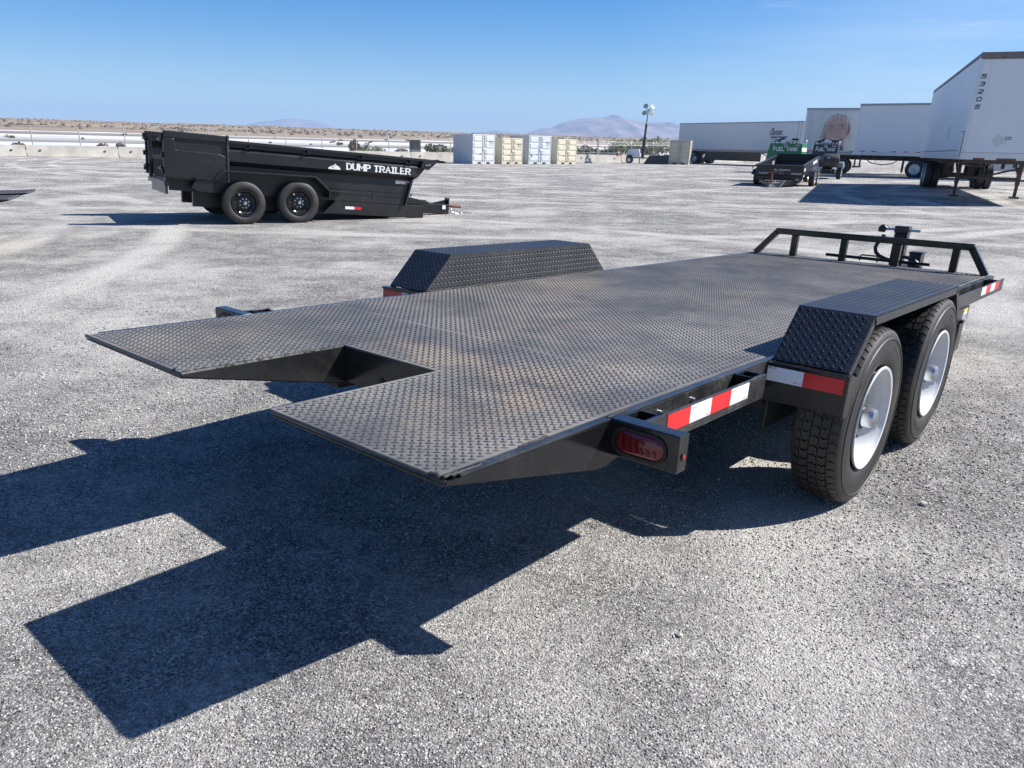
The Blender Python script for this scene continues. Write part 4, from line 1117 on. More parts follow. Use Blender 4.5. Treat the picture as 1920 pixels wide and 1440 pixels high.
    # rear corner post with latches
    mb = MB(); mb.box((S0-0.07, yy(-0.02), 0.62), (S0-0.001, yy(0.09), 1.44)); cp_ = mb.build('corner_post', 'blackmatte', D, bevel=0.004)
    for t_ in (1.30, 0.83):
        mb = MB(); mb.box((S0-0.135, yy(0.0), t_-0.03), (S0-0.071, yy(0.07), t_+0.03)); mb.tube([(S0-0.15, yy(-0.05), t_), (S0-0.15, yy(0.10), t_)], 0.014, 6); mb.build('latch', 'black', cp_)
    # frame beam, reflective tape
    mb = MB(); mb.box((-1.30, yy(0.35), 0.20), (3.20, yy(0.45), 0.467)); mb.build('frame_beam', 'blackmatte', D)
    mb = MB(); mb.prism([(1.05, 0.22), (3.20, 0.22), (3.20, 0.467), (1.30, 0.467)], 'y', yy(0.105), yy(0.16)); sk = mb.build('frame_skirt', 'blackmatte', D, bevel=0.004)
    mb = MB(); mb.box((1.50, yy(0.103), 0.318), (1.685, yy(0.1045), 0.372)); mb.build('white_tape', 'whitetape', sk)
    mb = MB(); mb.box((1.686, yy(0.103), 0.318), (1.83, yy(0.1045), 0.372)); mb.build('red_tape', 'redtape', sk)
    for s_ in (-0.51, 0.49):
        far_wheel(D, s_, yy(-0.20) + (0.115 if side == 0 else -0.115), 0.365 + 0.002 + 0.071*s_*0.98, 0.375, 0.23, 0.225, 'blackrim', -1 if side == 0 else 1, disc=0.62, holes=8, nuts=8, flat=0.022, tyre='rubber')
mb = MB(); mb.box((S0, YR+0.125, 0.60), (2.79, YL-0.125, 0.64)); mb.build('floor', 'blackmatte', D)
mb = MB(); mb.prism([(2.78, 0.47), (2.90, 0.96), (3.35, 1.385), (3.32, 1.385), (2.86, 0.97), (2.75, 0.47)], 'y', YR+0.03, YL-0.03); mb.build('front_wall', 'blackmatte', D)
mb = MB(); mb.box((S0-0.09, YR-0.02, 0.545), (S0-0.002, YL+0.02, 0.618)); mb.box((S0-0.05, YR+0.15, 0.40), (S0-0.01, YL-0.15, 0.544)); mb.build('rear_sill', 'edge', D, bevel=0.004)
for s_ in (-0.51, 0.49):
    mb = MB(); mb.tube([(s_, YR-0.05, 0.36+0.07*s_), (s_, YL+0.05, 0.36+0.07*s_)], 0.05, 10); mb.build('axle', 'under', D, smooth=True)
# lettering and the mountain badge
sd_ = D
LW = {'M': 0.86, 'I': 0.36, 'A': 0.78, 'U': 0.72, 'D': 0.70, 'R': 0.70, 'T': 0.70, 'L': 0.60, 'E': 0.62, 'P': 0.64}
xl = 0.0
wt = sum(0.128*(LW.get(c, 0.465) + (0.29 if c != ' ' else 0)) for c in "DUMP TRAILER")
k_ = 1.36/wt
for ch in "DUMP TRAILER":
    if ch == ' ': xl += 0.128*0.465; continue
    mb = MB(); lettering(mb, ch, (0, 0, 0), (1,0,0), (0,0,1), 0.128, 0.205, 0.62, 0.20, 0, True, widths=LW)
    mb.v = [(1.475 + (xl + p[0])*k_, YR - 0.002 - abs(p[1]), 1.056 + p[2]) for p in mb.v]
    mb.build('letter', 'whiteprint', D)
    xl += 0.128*(LW[ch] + 0.29)
if False:
    mb = MB(); wt = lettering(mb, "DUMP TRAILER", (0, 0, 0), (1,0,0), (0,0,1), 0.128, 0.235, 0.62, 0.20, 0, True, widths={'M': 0.86, 'I': 0.36, 'A': 0.78, 'U': 0.72, 'D': 0.70, 'R': 0.70, 'T': 0.70, 'L': 0.60, 'E': 0.62, 'P': 0.64})
mb = MB()
mt = [(0,0),(0,.25),(.08,.30),(.10,.42),(.14,.34),(.20,.62),(.23,.40),(.28,.46),(.36,.72),(.42,.60),(.57,1.0),(.70,.66),(.76,.58),(.79,.74),(.83,.50),(.90,.56),(.92,.36),(1,.28),(1,0)]
def tri_fan_strip(mb, pts, org, w, h, y):
    vs = [(org[0]+p[0]*w, y, org[1]+p[1]*h) for p in pts[1:-1]]; base = [(org[0]+p[0]*w, y, org[1]) for p in pts[1:-1]]
    nP = len(vs); mb.add(vs+base, [(i, i+1, nP+i+1, nP+i) for i in range(nP-1)])
tri_fan_strip(mb, mt, (1.105, 1.045), 0.235, 0.105, YR-0.0022)
o = mb.build('mountain_badge', 'whiteprint', D)
mb = MB()
for poly in ([(.30,.25),(.36,.55),(.40,.38),(.44,.25)], [(.52,.50),(.57,.82),(.63,.55),(.58,.60)], [(.40,.16),(.47,.30),(.50,.16)]):
    mb.add([(1.105+p[0]*0.235, YR-0.0030, 1.045+p[1]*0.105) for p in poly], [tuple(range(len(poly)))])
mb.build('badge_shading', 'blackprint', o)
for (a, c, mats) in ((2.545, 2.635, 'whiteprint'), (2.640, 2.775, 'pinkprint'), (2.780, 2.865, 'darkgreenprint')):
    mb = MB(); mb.box((a, YR+0.0975, 0.868), (c, YR+0.0990, 0.932)); st = mb.build('safety_sticker', mats, D)
    mb = MB()
    if mats == 'pinkprint':
        for q in range(3): mb.box((a+0.008, YR+0.0968, 0.876+q*0.018), (c-0.008-0.02*q, YR+0.0973, 0.886+q*0.018))
    else: mb.box((a+0.006, YR+0.0968, 0.908), (c-0.006, YR+0.0973, 0.922))
    mb.build('sticker_print', 'whiteprint' if mats != 'whiteprint' else 'greylite', st)
# tongue, coupler plate, lunette, chain
mb = MB(); YC = (YR+YL)/2
mb.beam((2.0, YR+0.35, 0.38), (4.15, YC-0.10, 0.40), 0.08, 0.20); mb.beam((2.0, YL-0.35, 0.38), (4.15, YC+0.10, 0.40), 0.08, 0.20); tg = mb.build('tongue', 'blackmatte', D, bevel=0.004)
mb = MB(); mb.prism([(2.84, 0.47), (3.45, 0.50), (3.47, 0.545), (2.86, 0.640)], 'y', YC-0.55, YC+0.45); tl = mb.build('pump_box', 'blackmatte', D, bevel=0.006)
mb = MB(); mb.tube([(3.15, YC-0.3, 0.61), (3.15, YC-0.3, 0.66), (3.18, YC-0.3, 0.675)], 0.016, 6); mb.build('box_latch', 'chrome', tl, smooth=True)
mb = MB(); mb.box((4.16, YC-0.09, 0.30), (4.19, YC+0.09, 0.635)); mb.prism([(3.80, 0.505), (4.155, 0.505), (4.155, 0.60)], 'y', YC-0.012, YC+0.012); mb.box((3.52, YC-0.06, 0.505), (3.64, YC+0.06, 0.56)); cpn = mb.build('coupler_plate', 'black', D, bevel=0.003)
for t_ in (0.36, 0.44, 0.52, 0.59):
    for y_ in (-0.055, 0.055):
        mb = MB(); mb.tube([(4.188, YC+y_, t_), (4.195, YC+y_, t_)], 0.016, 8); mb.build('bolt_hole', 'greylite', cpn)
mb = MB(); mb.box((3.96, YC-0.215, 0.40), (4.04, YC-0.2105, 0.48)); mb.build('serial_plate', 'whiteprint', cpn)
mb = MB(); mb.tube([(4.196, YC, 0.475), (4.30, YC, 0.475), (4.34, YC, 0.47), (4.52, YC, 0.465)], [0.035, 0.045, 0.038, 0.034], 10); mb.build('lunette_shank', 'rust', D, smooth=True)
mb = MB()
for q in range(15):
    s_ = 4.22 + q*0.047; y_ = YC - 0.12 - 0.04*math.sin(q*0.9); z_ = 0.325 + 0.012*math.cos(q*2.1) + (0.07*max(0, 1-q/3.0))
    a = (q % 2)*1.2
    ring = [(s_ + 0.036*math.cos(R_(t*45)), y_ + 0.022*math.sin(R_(t*45))*math.cos(a), z_ + 0.022*math.sin(R_(t*45))*math.sin(a)) for t in range(9)]
    mb.tube(ring, 0.008, 5, cap=False)
mb.build('safety_chain', 'chrome', D, smooth=True)

# ------------------------------------------------------------------ concrete barriers along the yard's edge
def barrier_mesh(L):
    mb = MB(); prof = [(-0.30,0.0),(0.30,0.0),(0.30,0.08),(0.17,0.33),(0.09,0.79),(0.07,0.81),(-0.07,0.81),(-0.09,0.79),(-0.17,0.33),(-0.30,0.08)]
    nS = 12; vs = []
    for i in range(nS+1):
        x = 0.05 + (L-0.10)*i/nS
        for k, (y, z) in enumerate(prof):
            jit = 0.012 if z > 0.5 else 0.0
            vs.append((x + RNG.normal(0, 0.012)*(1 if i in (0, nS) else 0), y + RNG.normal(0, 0.004), z + (RNG.normal(0, jit) - (0.05*RNG.random() if (i in (0, nS) and z > .7) else 0))))
    k = len(prof)
    fs = [(i*k+j, (i+1)*k+j, (i+1)*k+(j+1) % k, i*k+(j+1) % k) for i in range(nS) for j in range(k)] + [tuple(range(k)), tuple(range(nS*k, nS*k+k))[::-1]]
    mb.add(vs, fs)
    return mb
BL = 6.0
bb_lab = {-1: 'pale barrier cut off by the left edge of the picture', 0: 'pale concrete barrier left of the first joint, chipped at its right end', 1: 'pale concrete barrier between the first joint and the open dump trailer door',
          2: 'barrier hidden behind the open rear door of the dump trailer', 3: 'barrier behind the rear half of the dump trailer box', 4: 'barrier behind the middle of the dump trailer box',
          5: 'barrier behind the mountain badge end of the dump trailer, left of the cabinet', 6: 'barrier in front of the grey green utility cabinet', 7: 'barrier partly hidden by the white container',
          8: 'barrier behind the two middle containers', 9: 'barrier just right of the last cream container, with two lifting slots', 10: 'barrier between the square gate posts, left of the light tower', 11: 'barrier behind the white light tower',
          12: 'barrier behind the tan container', 13: 'barrier seen under the rear of the long refrigerated trailer', 14: 'barrier seen under the middle of the long refrigerated trailer', 15: 'barrier behind the green fuel tank trailer',
          16: 'barrier behind the portrait trailer', 17: 'barrier seen under the plain white trailer', 18: 'barrier seen under the tall trailer near its rear wheels', 19: 'last barrier of the row at the right'}
for i in range(-2, 20):
    a_ = 0.35 + i*BL*0.995
    p = BA + BD*a_
    r_ = root('concrete_barrier', bb_lab.get(i, 'first barrier of the row, beyond the left edge'), 'barrier',
              frame(p.x, p.y, BD.x, BD.y, z=gz(p.x + BD.x*BL/2)-0.01), 'concrete barriers along the edge of the yard')
    bd_ = barrier_mesh(BL).build('barrier_body', 'concrete', r_, smooth=True, ang=25)
    for q in (0.9, 5.1):
        mb = MB(); mb.box((q-0.06, -0.158, 0.43), (q+0.06, -0.20, 0.53)); mb.build('lifting_slot', 'concretedark', r_)
    mb = MB(); mb.tube([(0.03, -0.03, 0.55), (-0.03, -0.03, 0.60), (-0.03, 0.05, 0.60), (0.03, 0.05, 0.55)], 0.016, 6); mb.build('joint_loop', 'rust', r_, smooth=True)
# fence behind them: posts with a bent arm, wires and woven mesh
FB = 3.2
fence = root('chain_link_fence', 'chain link fence with bent top posts behind the concrete barriers', 'fence', frame(*(BA + BN*FB).xy, BD.x, BD.y, z=0.0))
def fz(a): return gz((BA + BD*a).x)
for i in range(-2, 30):
    a = 0.9 + i*3.18
    z0 = fz(a)
    mb = MB(); mb.tube([(a, 0, z0-0.05), (a, 0, z0+1.75), (a + RNG.normal(0, .02), 0.10, z0+1.95), (a, 0.24, z0+2.10)], 0.038, 7); mb.build('fence_post', 'galv', fence, smooth=True)
for h_, y_ in ((1.72, 0.0), (1.86, 0.05), (1.97, 0.13), (2.08, 0.23)):
    mb = MB(); mb.tube([(a, y_, fz(a)+h_) for a in np.arange(-6, 94, 4.0)], 0.014 if h_ < 1.8 else 0.009, 5); mb.build('fence_wire', 'galv', fence)
mb = MB()
aa_ = np.arange(-6, 94, 3.18)
mb.add([(a, 0.0, fz(a)+0.02) for a in aa_] + [(a, 0.0, fz(a)+1.72) for a in aa_], [(i, i+1, len(aa_)+i+1, len(aa_)+i) for i in range(len(aa_)-1)])
mb.build('fence_mesh', 'chainlink', fence)
# the gate bay right of the containers: heavier square posts
for a in (50.3, 53.2):
    z0 = fz(a)
    mb = MB(); mb.box((a-0.07, -0.55, z0-0.02), (a+0.07, -0.41, z0+2.15)); mb.build('gate_post', 'galv', fence)
mb = MB(); mb.beam((50.3, -0.48, fz(50)+2.05), (58.0, -0.48, fz(57)+2.05), 0.06, 0.06); mb.beam((50.3, -0.48, fz(50)+0.95), (58.0, -0.48, fz(57)+0.95), 0.05, 0.05); mb.build('gate_rail', 'galv', fence)

# grey-green utility cabinet just beyond the barriers
p = BA + BD*31.4 + BN*1.6
cb = root('utility_cabinet', 'grey green utility cabinet on a concrete plinth behind the barriers', 'cabinet', frame(p.x, p.y, 0.985, 0.17, z=0.0))
mb = MB(); mb.box((-0.50, -0.42, -0.05), (0.52, 0.42, 0.98)); mb.build('plinth', 'concrete', cb, bevel=0.01)
mb = MB(); mb.box((-0.48, -0.40, 0.981), (0.50, 0.40, 1.78)); cbb = mb.build('cabinet_body', 'cabinet', cb, bevel=0.012)
mb = MB(); mb.box((-0.26, -0.412, 1.02), (0.47, -0.4005, 1.74)); mb.build('cabinet_door', 'cabinet', cb, bevel=0.006)
mb = MB(); mb.box((-0.51, -0.44, 1.781), (0.53, 0.44, 1.815)); mb.build('cabinet_lid', 'cabinet', cb, bevel=0.006)
mb = MB(); mb.box((0.38, -0.43, 1.33), (0.41, -0.4125, 1.47)); mb.build('handle', 'galv', cb)

# ------------------------------------------------------------------ shipping containers
CR = Vector((0.7507, 0.6606, 0)); CN = Vector((-CR.y, CR.x, 0))      # row direction, and back into the depth
def container(x, y, fx, fy, Wc, Hc, Lc, mat, label, code=True, vent=False, sidecol=None):
    """door face along local X from 0 to Wc at y=0, body going back along +Y"""
    r = root('shipping_container', label, 'container', frame(x, y, fx, fy), 'small shipping containers by the yard barriers')
    fr_, rb = 0.07, 0.16
    mb = MB()
    # corrugated walls: trapezoid folds down both sides and the back
    def corr(p0, p1, n_, out, z0, z1):
        p0, p1, out = Vector(p0), Vector(p1), Vector(out); pts = []
        for i in range(n_):
            for t_, o_ in ((0.0, 0), (0.25, 0), (0.40, 1), (0.85, 1)): pts.append(p0.lerp(p1, (i+t_)/n_) - out*0.034*o_)
        pts.append(p1)
        vs = [(q.x, q.y, z0) for q in pts] + [(q.x, q.y, z1) for q in pts]; k = len(pts)
        mb.add(vs, [(i, i+1, k+i+1, k+i) for i in range(k-1)])
    n_ = int(Lc/0.22)
    corr((0.02, fr_, 0), (0.02, Lc-fr_, 0), n_, (-1,0,0), rb, Hc-0.08); corr((Wc-0.02, fr_, 0), (Wc-0.02, Lc-fr_, 0), n_, (1,0,0), rb, Hc-0.08)
    corr((fr_, Lc-0.02, 0), (Wc-fr_, Lc-0.02, 0), int(Wc/0.22), (0,1,0), rb, Hc-0.08)
    mb.build('side_wall', mat, r)
    mb = MB(); mb.box((0.03, 0.06, Hc-0.09), (Wc-0.03, Lc-0.03, Hc-0.03)); mb.box((0.03, 0.06, rb-0.04), (Wc-0.03, Lc-0.03, rb)); mb.build('roof', mat, r)
    mb = MB()
    for px_ in (0, Wc-fr_):
        for py_ in (0, Lc-fr_): mb.box((px_, py_, 0.0), (px_+fr_, py_+fr_, Hc))
    for py_ in (0.002, Lc-fr_-0.002):
        mb.box((fr_, py_, Hc-0.10), (Wc-fr_, py_+fr_-0.004, Hc-0.002)); 
    mb.box((fr_, Lc-fr_-0.002, 0.03), (Wc-fr_, Lc-0.006, rb))
    for px_ in (0.002, Wc-fr_+0.002):
        mb.box((px_, fr_, Hc-0.085), (px_+fr_-0.004, Lc-fr_, Hc-0.004)); mb.box((px_, fr_, 0.03), (px_+fr_-0.004, Lc-fr_, rb))
    mb.build('frame', mat, r, bevel=0.006)
    # sill with two fork pockets
    mb = MB(); q = [fr_, Wc*0.22, Wc*0.38, Wc*0.62, Wc*0.78, Wc-fr_]
    for a, c in ((q[0], q[1]), (q[2], q[3]), (q[4], q[5])): mb.box((a, 0.0, 0.02), (c, fr_-0.002, rb))
    mb.box((q[0], 0.0, rb+0.001), (q[5], fr_-0.004, rb+0.02)); mb.build('door_sill', mat, r)
    for a, c in ((q[1], q[2]), (q[3], q[4])):
        mb = MB(); mb.box((a+0.003, 0.02, 0.03), (c-0.003, 0.35, rb-0.005)); mb.build('fork_pocket', 'contdark', r)
    # two doors with pressed panels, lock rods and handles
    zd0, zd1 = rb+0.03, Hc-0.11
    for d_ in (0, 1):
        xa, xb = (fr_+0.012, Wc/2-0.012) if d_ == 0 else (Wc/2+0.012, Wc-fr_-0.012)
        mb = MB(); mb.box((xa, 0.018, zd0), (xb, 0.055, zd1)); dr = mb.build('door', mat, r, bevel=0.004)
        nP = 4; hh = (zd1-zd0)/nP
        for k in range(nP):
            z0, z1 = zd0 + k*hh + 0.04, zd0 + (k+1)*hh - 0.04
            xo = (0.05, 0.24) if d_ == 0 else (0.24, 0.05)
            a, c = xa+xo[0], xb-xo[1]
            # a tray pressed outward, sloped above and below
            mb = MB(); vs = [(a, 0.0175, z0), (c, 0.0175, z0), (c, 0.0175, z1), (a, 0.0175, z1), (a+0.02, -0.022, z0+0.10), (c-0.02, -0.022, z0+0.10), (c-0.02, -0.022, z1-0.02), (a+0.02, -0.022, z1-0.02)]
            mb.add(vs, [(4,5,6,7), (0,1,5,4), (1,2,6,5), (2,3,7,6), (3,0,4,7)]); mb.build('pressed_panel', mat, dr)
        xr = xb-0.11 if d_ == 0 else xa+0.11
        mb = MB(); mb.tube([(xr, -0.015, zd0-0.05), (xr, -0.015, zd1+0.06)], 0.020, 8); mb.build('lock_rod', mat, dr, smooth=True)
        for k in (0.08, 0.37, 0.63, 0.92):
            mb = MB(); zc = zd0 + (zd1-zd0)*k; mb.box((xr-0.045, -0.042, zc-0.035), (xr+0.045, 0.0175, zc+0.035)); mb.build('rod_bracket', mat, dr)
        sg = -1 if d_ == 0 else 1
        mb = MB(); zc = zd0 + (zd1-zd0)*0.33; mb.box((xr, -0.06, zc-0.015), (xr+sg*0.32, -0.043, zc+0.015)); mb.build('door_handle', 'alulite', dr)
        if code and d_ == 1:
            mb = MB()
            for row in range(5):
                zz = zd0 + (zd1-zd0)*(0.80 - 0.04*row)
                if row in (1, 3): mb.box((xb-0.52, -0.0245, zz), (xb-0.38, -0.0230, zz+0.035)); mb.box((xb-0.28, -0.0245, zz), (xb-0.17, -0.0230, zz+0.028))
                else: mb.box((xb-0.55, -0.0245, zz), (xb-0.34, -0.0230, zz+0.035)); mb.box((xb-0.26, -0.0245, zz), (xb-0.10, -0.0230, zz+0.028))
            o_ = mb.build('code_print', 'greyprint', dr); o_['kind'] = 'stuff'
    mb = MB(); mb.box((Wc/2-0.10, -0.055, zd0+(zd1-zd0)*0.45), (Wc/2+0.10, 0.0165, zd0+(zd1-zd0)*0.53)); mb.build('lock_box', mat, r, bevel=0.008)
    if vent:
        mb = MB(); z_ = zd0+(zd1-zd0)*0.21; mb.box((0.25, -0.026, z_), (0.42, -0.0235, z_+0.22)); mb.build('data_plate', 'greyprint', r)
        for k in range(3):
            mb = MB(); mb.box((0.27, -0.0285, z_+0.03+k*0.065), (0.40, -0.0265, z_+0.045+k*0.065)); mb.build('plate_line', 'greylite', r)
    return r
for (x, y, Wc, Hc, Lc, mat, lab, vt) in ((-1.73, 67.90, 2.44, 2.34, 2.6, 'contwhite', 'white container with double doors, leftmost of the row of four', False),
                                 (0.75, 70.08, 2.40, 2.13, 2.3, 'contcream', 'cream container between the white and the pale blue container', False),
                                 (3.14, 72.18, 2.74, 2.40, 2.6, 'contblue', 'tall pale blue container with a dark data plate on its left door', True),
                                 (5.84, 74.56, 2.55, 2.19, 2.3, 'contcream', 'cream container at the right end of the row of four', False)):
    container(x, y, CR.x, CR.y, Wc, Hc, Lc, mat, lab, code=(x < 5), vent=vt)
container(17.25, 80.2, 0.955, -0.297, 1.95, 2.24, 3.0, 'conttan', 'tan container standing alone in front of the long white trailer', code=False)

# sloped block beside the tan container, its shade put into the dark colour, and a steel plate lying by the white one
p = Vector((15.55, 81.2, 0))
r_ = root('shaded_concrete_block', 'concrete block coloured in its shade tone, with a sloped end, beside the tan container', 'block', frame(p.x, p.y, 0.95, -0.31))
mb = MB(); mb.prism([(-0.55, 0.0), (1.9, 0.0), (1.9, 0.82), (0.02, 0.82)], 'y', -0.2, 0.55); mb.build('block_body', 'concretedark', r_, bevel=0.03)
r_ = root('steel_ramp_plate', 'dark steel ramp lying flat on the gravel left of the white container', 'ramp', frame(-5.2, 69.5, 0.92, 0.38))
mb = MB(); mb.prism([(-1.0, 0.0), (1.15, 0.0), (0.75, 0.16), (-1.0, 0.20)], 'y', -0.6, 0.9); mb.build('ramp_body', 'blackmatte', r_, bevel=0.01)
mb = MB(); mb.box((-0.98, -0.58, 0.205), (0.0, 0.88, 0.235)); mb.build('ramp_tread', 'edge', r_)

# ------------------------------------------------------------------ light tower
lt = root('light_tower', 'white towable light tower with four round floodlights on a tall mast', 'light tower', frame(14.35, 83.3, 0.97, -0.24))
mb = MB(); mb.prism([(-0.62, 0.62), (0.62, 0.62), (0.66, 0.85), (0.50, 1.36), (-0.50, 1.38), (-0.64, 1.10)], 'y', -0.55, 0.55); hs = mb.build('engine_housing', 'truckwhite', lt, bevel=0.03)
for (a, c) in ((-0.40, 1.10), (-0.1, 0.85)):
    mb = MB(); mb.box((a, -0.556, c), (a+0.07, -0.5505, c+0.08)); mb.build('latch', 'blackprint', hs)
mb = MB(); mb.box((-0.75, -0.45, 0.50), (1.5, 0.45, 0.60)); mb.beam((1.4, 0, 0.55), (2.2, 0, 0.50), 0.10, 0.10); mb.build('chassis', 'darksteel', lt)
mb = MB(); mb.prism([(-0.72, 0.62), (-0.72, 0.72), (-0.50, 0.86), (-0.18, 0.80), (-0.10, 0.62)], 'y', -0.80, -0.56); mb.build('mudguard', 'blackmatte', lt)
far_wheel(lt, -0.42, -0.68, 0.33, 0.33, 0.2, 0.19, 'alulite', -1); far_wheel(lt, -0.42, 0.68, 0.33, 0.33, 0.2, 0.19, 'alulite', 1)
mb = MB(); mb.tube([(0.62, -0.60, 0.02), (0.62, -0.60, 0.60)], 0.05, 8); mb.tube([(0.62, -0.60, 0.05), (0.62, -0.60, 0.0)], 0.11, 8); mb.tube([(2.1, 0, 0.0), (2.1, 0, 0.75)], 0.04, 8); mb.build('outrigger', 'darksteel', lt, smooth=True)
mb = MB(); mb.tube([(2.1, -0.1, 0.75), (2.35, -0.1, 0.78)], 0.03, 6); mb.build('jack_handle', 'alulite', lt)
mast = [(0.86, 0, 0.60), (0.93, 0, 2.55), (0.985, 0, 3.75), (1.05, 0, 5.05)]
mb = MB(); mb.beam(mast[0], mast[1], 0.27, 0.27); mb.build('mast_lower', 'darksteel', lt)
mb = MB(); mb.beam((0.92, 0, 2.3), mast[2], 0.20, 0.20); mb.build('mast_middle', 'darksteel', lt)
mb = MB(); mb.beam((0.97, 0, 3.6), mast[3], 0.13, 0.13); mb.build('mast_upper', 'galv', lt)
mb = MB(); mb.beam((0.40, -0.05, 0.62), (0.90, -0.02, 1.75), 0.07, 0.07); mb.build('mast_strut', 'blackmatte', lt)
mb = MB(); mb.beam((0.75, 0, 5.08), (1.38, 0, 5.08), 0.07, 0.07); mb.build('lamp_bar', 'galv', lt)
for (x_, z_, rx, ry) in ((0.78, 5.42, 62, -12), (1.42, 5.40, 35, 28), (0.70, 4.78, 60, -6), (1.40, 4.80, 66, 24)):
    e = empty('floodlight', lt, (x_, -0.12, z_)); e.rotation_euler = (R_(rx-90)*0.8, R_(ry), R_(ry*0.8))
    mb = MB(); mb.lathe([(0.16, 0.05), (0.10, 0.15), (0.0, 0.235), (-0.03, 0.245), (-0.035, 0.225)], 20); mb.build('lamp_shell', 'galv', e, smooth=True)
    mb = MB(); mb.lathe([(-0.02, 0.235), (-0.035, 0.16), (-0.04, 0.0)], 20); mb.build('lamp_lens', 'lampglass', e, smooth=True)
    mb = MB(); mb.tube([(x_, 0, z_), ((x_+1.05)/2+0.05, 0, (z_+5.08)/2), (1.05, 0, 5.08)], 0.022, 6); mb.build('lamp_arm', 'darksteel', lt)
# traffic cone like marker standing by the barrier
r_ = root('safety_marker', 'red and white safety marker on the barrier beside the light tower', 'safety marker', frame(12.72, 83.35, 1, 0, z=0.80))
mb = MB(); mb.lathe([(0, 0.20), (0.05, 0.20), (0.05, 0.13), (0.55, 0.06), (0.57, 0.0)], 14, Matrix.Rotation(R_(90), 4, 'X')); mb.build('marker_body', 'redplastic', r_, smooth=True)
mb = MB(); mb.lathe([(0.25, 0.108), (0.40, 0.088)], 14, Matrix.Rotation(R_(90), 4, 'X')); mb.build('white_band', 'whitetape', r_, smooth=True)

